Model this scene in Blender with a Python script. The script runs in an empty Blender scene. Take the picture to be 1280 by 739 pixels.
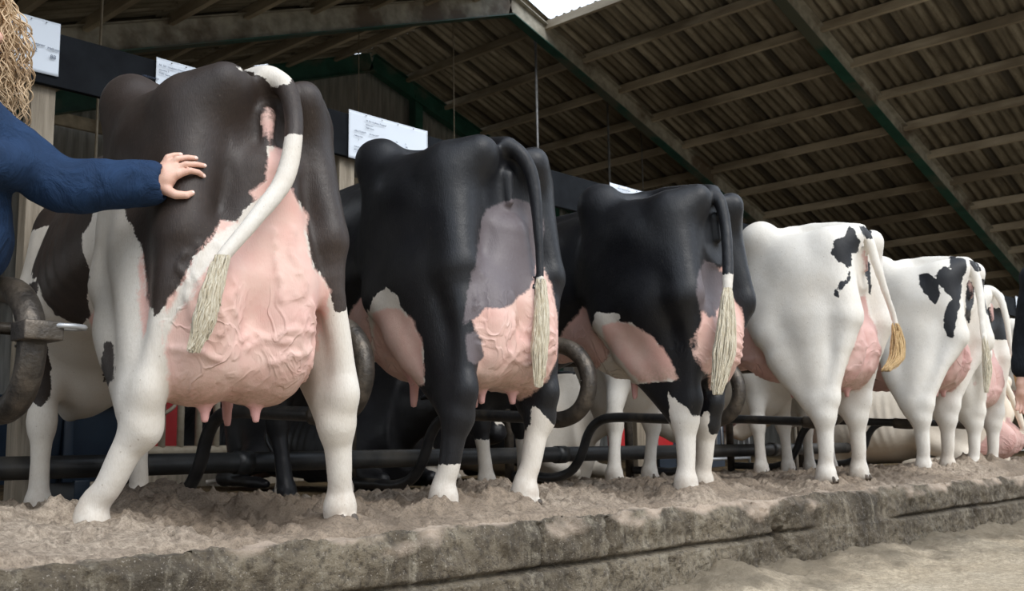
import bpy, bmesh, math, random
import numpy as np
from mathutils import Vector, Matrix
try:
    import openvdb as vdb
except ImportError:
    import pyopenvdb as vdb

C = bpy.context.scene.collection
S = bpy.context.scene
PI = math.pi

# ------------------------------------------------------------------ camera, sky, sun, exposure
cam_d = bpy.data.cameras.new('camera'); cam = bpy.data.objects.new('camera', cam_d); C.objects.link(cam)
cam_d.sensor_width = 36.0
cam_d.lens = 36.0 * 1302.0 / 1280.0
_p, _r, _a = math.radians(8.36), math.radians(1.0), math.radians(43.0)
_f = Vector((math.cos(_a)*math.cos(_p), math.sin(_a)*math.cos(_p), math.sin(_p)))
_r0 = Vector((math.sin(_a), -math.cos(_a), 0)); _u0 = _r0.cross(_f)
_R = _r0*math.cos(_r) - _u0*math.sin(_r); _U = _u0*math.cos(_r) + _r0*math.sin(_r)
cam.matrix_world = Matrix(((_R.x, _U.x, -_f.x, 0), (_R.y, _U.y, -_f.y, 0), (_R.z, _U.z, -_f.z, 0.25), (0, 0, 0, 1)))
cam_d.clip_start = 0.02
S.camera = cam
cam_d.dof.use_dof = True; cam_d.dof.focus_distance = 3.7; cam_d.dof.aperture_fstop = 7.0

world = bpy.data.worlds.new('sky'); S.world = world; world.use_nodes = True
_wn = world.node_tree.nodes; _wl = world.node_tree.links
_bg = _wn['Background']; _bg.inputs['Strength'].default_value = 1.0
_tc = _wn.new('ShaderNodeTexCoord'); _sp = _wn.new('ShaderNodeSeparateXYZ'); _rp = _wn.new('ShaderNodeValToRGB'); _mp = _wn.new('ShaderNodeMapRange')
_wl.new(_tc.outputs['Generated'], _sp.inputs[0]); _wl.new(_sp.outputs['Z'], _mp.inputs['Value']); _mp.inputs['From Min'].default_value = -1; _mp.inputs['From Max'].default_value = 1
_wl.new(_mp.outputs[0], _rp.inputs[0]); _wl.new(_rp.outputs[0], _bg.inputs['Color'])
# yard below the horizon, overcast sky brightening upwards
for _i, (_ps, _c) in enumerate([(0.0, (.16, .14, .11)), (.49, (.30, .28, .24)), (.52, (.95, 1.0, 1.05)), (.72, (1.55, 1.72, 1.95)), (1.0, (1.6, 1.8, 2.1))]):
    _e = _rp.color_ramp.elements[_i] if _i < 2 else _rp.color_ramp.elements.new(_ps)
    _e.position = _ps; _e.color = _c + (1,)
sun_d = bpy.data.lights.new('sun', 'SUN'); sun = bpy.data.objects.new('sun', sun_d); C.objects.link(sun)
sun_d.energy = 2.2; sun_d.angle = math.radians(35); sun_d.color = (1.0, 0.96, 0.9)
# light falls in through the open front of the barn, from behind and right of the camera, fairly high
sun.rotation_euler = Vector((0.10, 0.72, -0.70)).to_track_quat('-Z', 'Y').to_euler()
S.view_settings.view_transform = 'Standard'; S.view_settings.look = 'None'
S.view_settings.exposure = 0.0; S.view_settings.gamma = 1.0; S.view_settings.use_curve_mapping = False

# ------------------------------------------------------------------ helpers
def tag(o, label=None, cat=None, group=None, kind=None):
    if label: o['label'] = label
    if cat: o['category'] = cat
    if group: o['group'] = group
    if kind: o['kind'] = kind
    return o

def empty(name, loc, rz=0, **kw):
    o = bpy.data.objects.new(name, None); C.objects.link(o)
    o.location = loc; o.rotation_euler = (0, 0, rz); o.empty_display_size = 0.1
    return tag(o, **kw)

def link_mesh(name, me, mat=None, parent=None, smooth=True):
    o = bpy.data.objects.new(name, me); C.objects.link(o)
    if mat is not None and not me.materials: me.materials.append(mat)
    if smooth: me.shade_smooth()
    if parent: o.parent = parent
    return o

def from_np(name, verts, faces, mat=None, parent=None, smooth=True):
    me = bpy.data.meshes.new(name)
    me.from_pydata([tuple(v) for v in verts], [], [tuple(f) for f in faces]); me.update()
    return link_mesh(name, me, mat, parent, smooth)

class MB:
    """collects boxes, tubes and grids, and links them as one mesh"""
    def __init__(s): s.v = []; s.f = []
    def add(s, v, f):
        n = len(s.v); s.v += [tuple(a) for a in v]; s.f += [tuple(n+i for i in q) for q in f]; return s
    def box(s, c, d, m=None, bev=0.0):
        bm = bmesh.new(); bmesh.ops.create_cube(bm, size=1)
        bmesh.ops.scale(bm, vec=d, verts=bm.verts)
        if bev: bmesh.ops.bevel(bm, geom=bm.edges[:], offset=bev, segments=2, affect='EDGES', profile=.6)
        if m is not None: bmesh.ops.transform(bm, matrix=m, verts=bm.verts)
        bmesh.ops.translate(bm, vec=c, verts=bm.verts)
        bm.verts.index_update()
        s.add([v.co[:] for v in bm.verts], [[v.index for v in f.verts] for f in bm.faces]); bm.free(); return s
    def beam(s, a, b, w, h, bev=0.004):
        a = Vector(a); b = Vector(b); d = b-a; L = d.length; x = d.normalized()
        y = Vector((0, 0, 1)).cross(x)
        if y.length < 1e-3: y = Vector((0, 1, 0))
        y.normalize(); z = x.cross(y)
        m = Matrix((x, y, z)).transposed().to_4x4()
        return s.box((a+b)/2, (L, w, h), m, bev)
    def tube(s, pts, rad, n=12, cap=True, sub=0):
        P = [Vector(p) for p in pts]
        R_ = list(rad) if hasattr(rad, '__len__') else [rad]*len(P)
        if sub: P, R_ = spline(P, R_, sub)
        m = len(P); V = []; F_ = []
        t = (P[1]-P[0]).normalized(); u = t.orthogonal().normalized()
        for i in range(m):
            t2 = (P[min(i+1, m-1)]-P[max(i-1, 0)])
            t2 = t2.normalized() if t2.length > 1e-9 else t
            u = (u - t2*u.dot(t2)); u = u.normalized() if u.length > 1e-6 else t2.orthogonal().normalized()
            w = t2.cross(u)
            for k in range(n):
                a = 2*PI*k/n; V.append(P[i]+(u*math.cos(a)+w*math.sin(a))*R_[i])
            t = t2
        for i in range(m-1):
            for k in range(n):
                F_.append((i*n+k, i*n+(k+1) % n, (i+1)*n+(k+1) % n, (i+1)*n+k))
        if cap:
            F_.append(tuple(range(n))[::-1]); F_.append(tuple((m-1)*n+k for k in range(n)))
        return s.add(V, F_)
    def build(s, name, mat, parent=None, smooth=True, angle=None):
        o = from_np(name, s.v, s.f, mat, parent, smooth)
        if smooth and angle:
            o.data.set_sharp_from_angle(angle=math.radians(angle))
        return o

def spline(P, R_, sub):
    n = len(P); out = []; ro = []
    for i in range(n-1):
        p0 = P[max(i-1, 0)]; p1 = P[i]; p2 = P[i+1]; p3 = P[min(i+2, n-1)]
        for k in range(sub):
            t = k/sub
            out.append(0.5*((2*p1)+(p2-p0)*t+(2*p0-5*p1+4*p2-p3)*t*t+(3*p1-p0-3*p2+p3)*t**3))
            ro.append(R_[i]*(1-t)+R_[i+1]*t)
    out.append(P[-1]); ro.append(R_[-1])
    return out, ro

# ------------------------------------------------------------------ numpy noise
def vnoise(x, y, z=None, seed=0):
    rs = np.random.RandomState(seed)
    T = rs.rand(64, 64, 64 if z is not None else 1).astype(np.float32)
    def g(a): 
        i = np.floor(a).astype(np.int64); f = a-i; return i, f*f*(3-2*f)
    xi, xf = g(x); yi, yf = g(y)
    if z is None:
        T = T[:, :, 0]
        a = T[xi % 64, yi % 64]; b = T[(xi+1) % 64, yi % 64]; c = T[xi % 64, (yi+1) % 64]; d = T[(xi+1) % 64, (yi+1) % 64]
        return (a*(1-xf)+b*xf)*(1-yf)+(c*(1-xf)+d*xf)*yf
    zi, zf = g(z)
    def l(k):
        a = T[xi % 64, yi % 64, k % 64]; b = T[(xi+1) % 64, yi % 64, k % 64]; c = T[xi % 64, (yi+1) % 64, k % 64]; d = T[(xi+1) % 64, (yi+1) % 64, k % 64]
        return (a*(1-xf)+b*xf)*(1-yf)+(c*(1-xf)+d*xf)*yf
    return l(zi)*(1-zf)+l(zi+1)*zf
def fbm(x, y, z=None, oct=4, seed=0, gain=.5):
    s = 0; a = 1; t = 0
    for o in range(oct):
        k = 2**o
        s = s + a*vnoise(x*k+3.7*o, y*k+9.1*o, None if z is None else z*k+5.3*o, seed+o); t += a; a *= gain
    return s/t - .5

# ------------------------------------------------------------------ materials
def nodes_mat(name):
    m = bpy.data.materials.new(name); m.use_nodes = True
    nt = m.node_tree; b = nt.nodes['Principled BSDF']
    return m, nt, b
class NT:
    def __init__(s, nt): s.nt = nt
    def n(s, t, **kw):
        o = s.nt.nodes.new(t)
        for k, v in kw.items(): setattr(o, k, v)
        return o
    def l(s, a, b): s.nt.links.new(a, b)
    def val(s, sock, v):
        if hasattr(v, 'is_output') or hasattr(v, 'links'): s.l(v, sock)
        else: sock.default_value = v
    def coord(s, which='Object', scale=(1, 1, 1)):
        t = s.n('ShaderNodeTexCoord'); m = s.n('ShaderNodeMapping'); m.inputs['Scale'].default_value = scale
        s.l(t.outputs[which], m.inputs['Vector']); return m.outputs[0]
    def noise(s, vec, scale, detail=4, rough=.55, dist=0):
        t = s.n('ShaderNodeTexNoise'); s.l(vec, t.inputs['Vector']); t.inputs['Scale'].default_value = scale
        t.inputs['Detail'].default_value = detail; t.inputs['Roughness'].default_value = rough; t.inputs['Distortion'].default_value = dist
        return t.outputs['Fac']
    def ramp(s, fac, stops, interp='LINEAR'):
        r = s.n('ShaderNodeValToRGB'); s.l(fac, r.inputs[0]); r.color_ramp.interpolation = interp
        e = r.color_ramp.elements
        while len(e) < len(stops): e.new(.5)
        for i, (p, c) in enumerate(stops):
            e[i].position = p; e[i].color = (c if hasattr(c, '__len__') else (c, c, c)) + ((1,) if not hasattr(c, '__len__') or len(c) == 3 else ())
        return r.outputs['Color']
    def math(s, op, a, b=0.0, c=None, clamp=False):
        m = s.n('ShaderNodeMath', operation=op); m.use_clamp = clamp
        s.val(m.inputs[0], a); s.val(m.inputs[1], b)
        if c is not None: s.val(m.inputs[2], c)
        return m.outputs[0]
    def mix(s, fac, a, b, mode='MIX'):
        m = s.n('ShaderNodeMix', data_type='RGBA', blend_type=mode)
        s.val(m.inputs[0], fac)
        for i, v in ((6, a), (7, b)):
            if hasattr(v, '__len__'): m.inputs[i].default_value = tuple(v)+((1,) if len(v) == 3 else ())
            else: s.l(v, m.inputs[i])
        return m.outputs[2]
    def bump(s, h, dist, strength=1.0, normal=None):
        b = s.n('ShaderNodeBump'); b.inputs['Distance'].default_value = dist; b.inputs['Strength'].default_value = strength
        s.l(h, b.inputs['Height'])
        if normal is not None: s.l(normal, b.inputs['Normal'])
        return b.outputs[0]
    def attr(s, name):
        a = s.n('ShaderNodeAttribute'); a.attribute_name = name; return a.outputs['Fac']

def simple_mat(name, c1, c2, scale=8, rough=.6, bump=.003, metallic=0, stretch=(1, 1, 1), detail=6, lo=.35, hi=.65, spec=.5, c3=None):
    m, nt, b = nodes_mat(name); n = NT(nt)
    v = n.coord('Object', stretch); f = n.noise(v, scale, detail)
    col = n.ramp(f, [(lo, c1), (hi, c2)])
    if c3:
        g = n.noise(v, scale*.23, 5, .6); col = n.mix(n.ramp(g, [(.5, 0.0), (.62, 1.0)]), col, c3)
    n.l(col, b.inputs['Base Color']); b.inputs['Roughness'].default_value = rough; b.inputs['Metallic'].default_value = metallic
    b.inputs['Specular IOR Level'].default_value = spec
    if bump: n.l(n.bump(n.noise(v, scale*4, 4), bump), b.inputs['Normal'])
    return m

def sand_mat(name, dry, mid, dark, dscale=1.1, lumps=1.0):
    m, nt, b = nodes_mat(name); n = NT(nt); v = n.coord('Object')
    big = n.noise(v, dscale, 5, .6); fine = n.noise(v, 38, 6, .7); vf = n.noise(v, 160, 3, .7)
    col = n.ramp(big, [(.34, dark), (.48, mid), (.62, dry)])
    col = n.mix(n.ramp(fine, [(.38, .75), (.6, 0.0)]), col, tuple(.55*x for x in mid))
    col = n.mix(n.ramp(vf, [(.3, .55), (.5, 0.0)]), col, tuple(.5*x for x in dark))
    col = n.mix(n.math('MULTIPLY', n.attr('muck'), .85, clamp=True), col, tuple(.30*x for x in mid))
    n.l(col, b.inputs['Base Color']); b.inputs['Roughness'].default_value = .95; b.inputs['Specular IOR Level'].default_value = .2
    h = n.math('ADD', n.math('MULTIPLY', fine, 1.0), n.math('MULTIPLY', vf, .35))
    n.l(n.bump(h, .022*lumps), b.inputs['Normal'])
    return m

M = {}
M['sand'] = sand_mat('sand_bedding', (.56, .46, .36), (.38, .30, .225), (.20, .155, .115))
M['alley'] = sand_mat('alley_sand', (.60, .51, .38), (.50, .41, .29), (.24, .18, .125), 0.9, .5)
M['dung'] = sand_mat('trodden_straw', (.22, .155, .08), (.13, .09, .045), (.06, .042, .024), 2.5)
def concrete_mat():
    m, nt, b = nodes_mat('kerb_concrete'); n = NT(nt); v = n.coord('Object')
    a = n.noise(v, 2.2, 7, .65); f = n.noise(v, 40, 5, .7); sp = n.noise(v, 130, 2, .6)
    col = n.ramp(a, [(.36, (.050, .039, .025)), (.50, (.105, .083, .055)), (.64, (.20, .165, .115))])
    st = n.noise(n.coord('Object', (9, 9, .7)), 1.6, 6, .7)
    col = n.mix(n.ramp(st, [(.52, 0.0), (.68, .85)]), col, (.27, .235, .175))
    col = n.mix(n.ramp(f, [(.36, .8), (.52, 0.0)]), col, (.045, .035, .025))
    col = n.mix(n.ramp(sp, [(.62, 0.0), (.72, .75)]), col, (.34, .30, .25))
    top = n.attr('sandtop')
    col = n.mix(top, col, (.44, .35, .27))
    n.l(col, b.inputs['Base Color']); b.inputs['Roughness'].default_value = .9
    n.l(n.bump(n.math('ADD', f, n.math('MULTIPLY', a, .8)), .02), b.inputs['Normal'])
    return m
M['kerb'] = concrete_mat()
M['pipe'] = simple_mat('black_painted_pipe', (.012, .013, .015), (.035, .035, .036), 9, .38, .002, .3, c3=(.10, .085, .065))
M['pipe_worn'] = simple_mat('worn_steel_pipe', (.035, .030, .026), (.085, .072, .058), 14, .45, .004, .4, c3=(.16, .13, .10))
M['black_pipe'] = simple_mat('black_plastic_pipe', (.008, .009, .010), (.022, .024, .026), 6, .42, .002, c3=(.055, .05, .043))
M['tub'] = simple_mat('dark_blue_plastic', (.008, .016, .030), (.012, .024, .042), 5, .4, .001)
M['wood'] = simple_mat('grey_timber', (.20, .165, .12), (.33, .28, .215), 5, .8, .004, stretch=(8, 8, .6))
M['purlin'] = simple_mat('purlin_timber', (.34, .285, .21), (.56, .49, .37), 4, .85, .006, stretch=(1, .25, 1), c3=(.22, .18, .125))
M['board'] = simple_mat('black_board', (.004, .005, .007), (.009, .011, .014), 7, .8, .001, spec=.15)
M['green'] = simple_mat('dark_green_steel', (.010, .060, .042), (.02, .095, .068), 4, .5, .001, c3=(.09, .10, .075))
M['rafter'] = simple_mat('rusty_grey_steel', (.22, .21, .17), (.40, .375, .31), 5, .7, .003, c3=(.12, .09, .06))
M['galv'] = simple_mat('galvanised_steel', (.30, .31, .32), (.45, .46, .47), 10, .4, .001, .5)
M['cream_bar'] = simple_mat('dusty_cream_bars', (.30, .25, .18), (.42, .36, .27), 10, .7, .001)
M['red'] = simple_mat('red_panel', (.42, .012, .015), (.55, .02, .02), 3, .5, 0)
M['siding'] = simple_mat('grey_siding', (.17, .165, .15), (.28, .27, .245), 3, .75, .003, stretch=(6, 6, .5))

def roof_mat():
    m, nt, b = nodes_mat('fibre_cement'); n = NT(nt)
    v = n.coord('Object', (1, 1, 1))
    a = n.noise(n.coord('Object', (.5, 5, .5)), 1.3, 6, .65)
    blot = n.noise(v, 5, 6, .7)
    col = n.ramp(a, [(.36, (.15, .128, .092)), (.5, (.26, .230, .172)), (.64, (.42, .38, .30))])
    col = n.mix(n.ramp(blot, [(.55, 0.0), (.72, .6)]), col, (.11, .09, .06))
    # overlap shadow and stain painted dark along every seventh-wave side lap of the sheets
    s_ = n.n('ShaderNodeSeparateXYZ'); n.l(v, s_.inputs[0])
    fr = n.math('FRACT', n.math('DIVIDE', s_.outputs['Y'], 1.06))
    lap = n.ramp(fr, [(0.0, .85), (.10, .85), (.17, 0.0), (1.0, 0.0)])
    col = n.mix(lap, col, (.045, .038, .028))
    n.l(col, b.inputs['Base Color']); b.inputs['Roughness'].default_value = .9
    n.l(n.bump(blot, .01), b.inputs['Normal'])
    return m
M['roof'] = roof_mat()
# ------------------------------------------------------------------ the setting
def grid_mesh(name, xs, ys, fz, mat, flip=False):
    X, Y = np.meshgrid(xs, ys, indexing='ij'); P = fz(X, Y)
    nx, ny = len(xs), len(ys)
    V = np.stack(P, -1).reshape(-1, 3)
    i = np.arange((nx-1)*(ny-1)); a = (i//(ny-1))*ny + i % (ny-1)
    q = np.stack([a, a+ny, a+ny+1, a+1], 1)
    if flip: q = q[:, ::-1]
    me = bpy.data.meshes.new(name)
    me.vertices.add(len(V)); me.vertices.foreach_set('co', V.astype(np.float32).ravel())
    me.loops.add(q.size); me.loops.foreach_set('vertex_index', q.ravel().astype(np.int32))
    me.polygons.add(len(q)); me.polygons.foreach_set('loop_start', np.arange(0, q.size, 4, dtype=np.int32))
    me.update(calc_edges=True)
    return link_mesh(name, me, mat)

KERB_Y = 2.60; KERB_H = 0.36
# footprints that push the sand down, as (x, y)
HOOVES = [(1.4, 3.10), (2.17, 2.80), (1.80, 4.33), (2.24, 4.33), (2.67, 2.90), (3.06, 2.86), (3.0, 4.25), (3.40, 4.30), (4.16, 2.80), (4.45, 2.91), (4.30, 4.28), (4.60, 4.26), (5.65, 2.86), (6.14, 2.89), (5.50, 4.20), (6.05, 4.25), (7.25, 2.93), (7.73, 2.95), (7.4, 4.3), (7.8, 4.3), (8.25, 2.96), (8.65, 2.94)]
def bump_at(X, Y, x, y, r, h): return h*np.exp(-((X-x)**2+(Y-y)**2)/(r*r))
MOUNDS = [(1.75, 3.30, .22, .075), (1.45, 3.9, .3, .06), (2.0, 3.7, .25, .09), (2.35, 3.45, .25, .06), (2.6, 4.4, .35, .03), (3.3, 3.3, .3, .06), (3.6, 3.15, .25, .03),
          (2.42, 3.0, .18, .04), (2.85, 2.95, .15, .05), (3.45, 2.85, .2, .03), (4.7, 3.6, .4, .06), (5.2, 3.3, .3, .05), (4.6, 2.9, .25, .04), (6.6, 3.2, .4, .05),
          (8.0, 3.2, .5, .05), (1.15, 3.1, .35, .05), (1.5, 2.75, .18, .025), (9.0, 3.1, .5, .04), (2.1, 4.3, .3, .06)]
def sand_z(X, Y):
    z = .085*fbm(X*1.7, Y*1.7, oct=3, seed=3) + .085*fbm(X*6, Y*6, oct=4, seed=9, gain=.6)
    lum = np.clip(fbm(X*17, Y*17, oct=4, seed=21, gain=.65)-.02, -.04, 1); z = z + .13*lum
    for (x, y, r, h) in MOUNDS: z = z + bump_at(X, Y, x, y, r, h)
    edge = np.clip((Y-KERB_Y)/.28, 0, 1); z = z*(.35+.65*edge) + .022*edge; z = z - .10*np.clip(1-(Y-KERB_Y-.035)/.035, 0, 1)**1.5 - .006
    back = np.clip((Y-3.75)/.6, 0, 1); z = z - .03*back
    for (x, y) in HOOVES: z = z + bump_at(X, Y, x, y, .14, .050)*(1+1.4*fbm(X*15, Y*15, oct=2, seed=29))
    return z
def build_ground():
    xs = np.concatenate([np.arange(.6, 4.2, .012), np.arange(4.2, 8, .020), np.arange(8, 17, .05)])
    ys = np.concatenate([np.concatenate([KERB_Y+np.array([.035, .041, .048, .056, .065]), np.arange(KERB_Y+.075, 3.6, .012)]), np.arange(3.6, 5.0, .028)])
    tag(grid_mesh('floor', xs, ys, lambda X, Y: (X, Y, sand_z(X, Y)), M['sand'], flip=False), kind='structure')
    # trodden bed and feed passage behind the brisket pipe
    xs = np.concatenate([np.arange(.2, 9, .05), np.arange(9, 30, .3)]); ys = np.arange(4.9, 15.7, .08)
    tag(grid_mesh('floor', xs, ys, lambda X, Y: (X, Y, -.04+.08*fbm(X*1.5, Y*1.5, oct=5, seed=33)), M['dung']), kind='structure')
    # alley in front of the kerb, with sand kicked over the edge and heaped at the foot of the kerb
    xs = np.concatenate([np.arange(.5, 9, .018), np.arange(9, 20, .06)]); ys = np.concatenate([np.arange(-4, 1.0, .1), np.arange(1.0, KERB_Y+.05, .018)])
    def al(X, Y):
        z = -KERB_H - .02 + .02*fbm(X*2, Y*2, oct=5, seed=41) + .03*np.clip(fbm(X*14, Y*14, oct=3, seed=5)-.04, 0, 1)
        for (x, y, r, h) in [(4.15, 2.50, .22, .085), (3.9, 2.40, .2, .05), (4.6, 2.5, .22, .05), (5.35, 2.42, .25, .06), (5.0, 2.35, .2, .03), (5.75, 2.5, .22, .04),
                             (6.6, 2.5, .3, .045), (6.3, 2.3, .2, .03), (7.4, 2.5, .35, .04), (8.6, 2.5, .5, .05), (3.2, 2.45, .3, .05), (2.4, 2.5, .3, .04)]:
            z = z + bump_at(X, Y, x, y, r, h)*(1+.5*fbm(X*9, Y*9, oct=3, seed=51))
        hp = np.exp(-((Y-KERB_Y)/.12)**2); z = z + hp*.03
        w = np.clip(np.exp(-((Y-2.5)/.45)**2)*1.0, 0, 1)
        return (X, Y, z + w*.06*fbm(X*10, Y*10, oct=4, seed=61, gain=.65))
    fa = tag(grid_mesh('floor', xs, ys, al, M['alley']), kind='structure')
    Xa = np.repeat(xs, len(ys)); Ya = np.tile(ys, len(xs))
    mk = np.clip((Ya-2.12)/.30 + 3.4*fbm(Xa*2.2, Ya*4, oct=5, seed=95), 0, 1)
    fa.data.attributes.new('muck', 'FLOAT', 'POINT').data.foreach_set('value', mk.astype(np.float32))
    # kerb: two courses of cast concrete with a broken horizontal joint
    xs = np.concatenate([np.arange(.2, 8, .012), np.arange(8, 18, .04)])
    us = np.concatenate([np.arange(0, .16, .01), .16+np.arange(0, .44, .0085)])    # first across the top edge, then down the face
    joints = [2.93, 3.32, 4.45, 5.62, 6.85, 7.25, 8.6, 10.2, 11.9, 13.5]
    def kf(X, U):
        top = np.clip((.16-U)/.16, 0, 1); down = np.clip(U-.16, 0, 1)
        n1 = fbm(X*3, U*3, oct=4, seed=71); n2 = fbm(X*18, U*18, oct=4, seed=77, gain=.6); n3 = fbm(X*1.1, X*0, oct=3, seed=81)
        rnd = np.exp(-(down/.03)**2)
        Y = KERB_Y + top*.13 + (.05*n1 + .05*n2 + .03*n3)*(1-.6*top) + rnd*.022
        Z = -down - .02*(1-np.exp(-top*0)) + .0*n1
        Z = np.where(U <= .16, -.016+.035*n2+.03*n1, Z-.016 + .01*n1 + .03*n2*rnd)
        jz = -.185 + .018*fbm(X*1.3, X*0, oct=3, seed=83)
        on = np.clip((fbm(X*.9+4, X*0, oct=3, seed=85)+.20)*6, 0, 1)
        gap = np.exp(-((Z-jz)/.009)**2)*(U > .16)*on
        Y = Y + .055*gap
        Y = Y - .012*(Z < jz)*(U > .16)
        for j in joints:
            Y = Y + .022*np.exp(-((X-j-.02*n1)/.009)**2)*(U > .16)
        brk = np.exp(-((X-4.72)/.10)**2-((Z+.22)/.09)**2); Y = Y + .08*brk*(1+2*n2)
        return (X, Y, Z)
    k = grid_mesh('trim_1', xs, us, kf, M['kerb'], flip=True)
    U = np.tile(us, len(xs)); Xk = np.repeat(xs, len(us))
    st = np.clip(1.42 - U/.17 + 1.7*fbm(Xk*4, U*9, oct=4, seed=91), 0, 1)
    st = np.clip(st*3.0-.9, 0, 1)
    at = k.data.attributes.new('sandtop', 'FLOAT', 'POINT'); at.data.foreach_set('value', st.astype(np.float32))
    tag(k, kind='structure')
build_ground()

# roof: two corrugated slopes over steel frames and timber purlins, ridge along Y
RX, RZ, SR, SL = 12.53, 8.0, .315, .372
Y0R, Y1R = -1.0, 15.7
ROOF_FRONT = 3.2
def slope_at(name, d0, d1, m, sgn, y0=None):
    ys = np.arange(y0 or ROOF_FRONT, Y1R, .0221); xs = []; st = []; d0, d1 = min(d0, d1), max(d0, d1); d = d0
    while d < d1-.01:
        e = min(d+1.08*2, d1); xs += [d, e-.002]; st += [.025, 0.0]; d = e
    xs = np.array(xs); st = np.array(st)
    def f(X, Y):
        ST = np.repeat(st[:, None], Y.shape[1], 1)
        return (RX+sgn*X, Y, RZ - m*X + .11 + ST + .028*np.sin(2*PI*Y/.177) - .015*((Y/1.06) % 1 < .12))
    return tag(grid_mesh(name, xs, ys, f, M['roof'], flip=(sgn < 0)), kind='structure')
slope_at('ceiling', .95, 26, SR, 1)
slope_at('ceiling', .95, .0, SR, 1, 11.5)
slope_at('ceiling', .0, 16, SL, -1)
# frames
FY = [15.35, 11.6, 7.42, 3.4]
nt_ = 2
def ibeam(name, a, b, w, h, mat, down=None):
    mb = MB(); a = Vector(a); b = Vector(b); up = Vector((0, 1, 0)).cross((b-a).normalized())
    if up.z < 0: up = -up
    mb.beam(a, b, .012, h, 0); mb.beam(a+up*h/2, b+up*h/2, w, .014, 0); mb.beam(a-up*h/2, b-up*h/2, w, .014, 0)
    return tag(mb.build(name, mat, smooth=False), kind='structure')
for i, y in enumerate(FY):
    mat = M['green'] if i == 0 else M['rafter']
    hh = .34
    dz = -.02-hh/2
    ibeam('trim_%d' % nt_, (RX, y, RZ+dz+.02), (RX+24, y, RZ+dz+.02-SR*24), .17, hh, mat); nt_ += 1
    ibeam('trim_%d' % nt_, (RX, y, RZ+dz+.02), (RX-13.5, y, RZ+dz+.02-SL*13.5), .17, hh, mat); nt_ += 1
    if i:
        # green painted lower flange facing the ridge side
        for sgn, sl, L in ((1, SR, 24), (-1, SL, 13.5)):
            mb = MB(); a = Vector((RX, y+.0, RZ+dz+.02-hh/2-.012)); b = Vector((RX+sgn*L, y, RZ+dz+.02-hh/2-.012-sl*L))
            mb.beam(a, b, .19, .018, 0); tag(mb.build('trim_%d' % nt_, M['green'], smooth=False), kind='structure'); nt_ += 1
# purlins
for k in range(20):
    x = RX + .92 + 1.06*k
    z = RZ - SR*(x-RX)
    mb = MB(); rs = random.Random(k)
    y = ROOF_FRONT
    mb.beam((x, y, z+.015), (x, Y1R, z+.015), .075, .15)
    tag(mb.build('trim_%d' % nt_, M['purlin'], smooth=False), kind='structure'); nt_ += 1
for k in range(12):
    x = RX - .9 - 1.08*k
    z = RZ - SL*(RX-x)
    mb = MB(); mb.beam((x, ROOF_FRONT, z+.015), (x, Y1R, z+.015), .075, .15)
    tag(mb.build('trim_%d' % nt_, M['purlin'], smooth=False), kind='structure'); nt_ += 1
# gable wall of vertical corrugated sheets, with a timber rail
xs = np.arange(-3, 36, .025)
def gable(z0, z1top, y):
    def f(X, T):
        zt = np.where(X > RX, RZ-SR*(X-RX), RZ-SL*(RX-X))-.1
        zz = z0 + (np.maximum(zt, z0+.01)-z0)*T if z1top is None else z0+(np.minimum(z1top, np.maximum(zt, z0+.01))-z0)*T
        return (X, y+.022*np.sin(2*PI*X/.2), zz)
    return tag(grid_mesh('wall_back', xs, np.array([0., 1.]), f, M['siding'], flip=False), kind='structure')
gable(5.30, None, 15.62); gable(-.1, 5.34, 15.72)
mb = MB(); mb.beam((-3, 15.5, 5.36), (36, 15.5, 5.36), .08, .2); tag(mb.build('trim_%d' % nt_, M['purlin'], smooth=False), kind='structure'); nt_ += 1
mb = MB(); mb.beam((-3, 15.5, 2.6), (36, 15.5, 2.6), .08, .2); tag(mb.build('trim_%d' % nt_, M['purlin'], smooth=False), kind='structure'); nt_ += 1
for x in (13.75, 9.2, 18.0, 5.0):
    zt = (RZ-SR*(x-RX)) if x > RX else (RZ-SL*(RX-x))
    mb = MB(); mb.beam((x, 15.42, 0), (x, 15.42, zt-.2), .2, .2); tag(mb.build('trim_%d' % nt_, M['green'], smooth=False), kind='structure'); nt_ += 1
# ------------------------------------------------------------------ implicit-surface modelling of bodies
def _d_cap(P, a, b, ra, rb, sc):
    a = np.asarray(a, np.float32)*sc; b = np.asarray(b, np.float32)*sc; P = P*sc
    ba = b-a; pa = P-a; t = np.clip((pa@ba)/max(float(ba@ba), 1e-9), 0, 1)
    return np.linalg.norm(pa - t[..., None]*ba, axis=-1) - (ra+(rb-ra)*t)
def _d_ell(P, c, r, R_=None):
    q = P-np.asarray(c, np.float32)
    if R_ is not None: q = q@R_
    r = np.asarray(r, np.float32)
    k0 = np.linalg.norm(q/r, axis=-1); k1 = np.linalg.norm(q/(r*r), axis=-1)+1e-9
    return k0*(k0-1)/k1
def rotm(rx=0, ry=0, rz=0):
    m = Matrix.Rotation(rz, 3, 'Z') @ Matrix.Rotation(ry, 3, 'Y') @ Matrix.Rotation(rx, 3, 'X')
    return np.array(m, np.float32)
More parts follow.
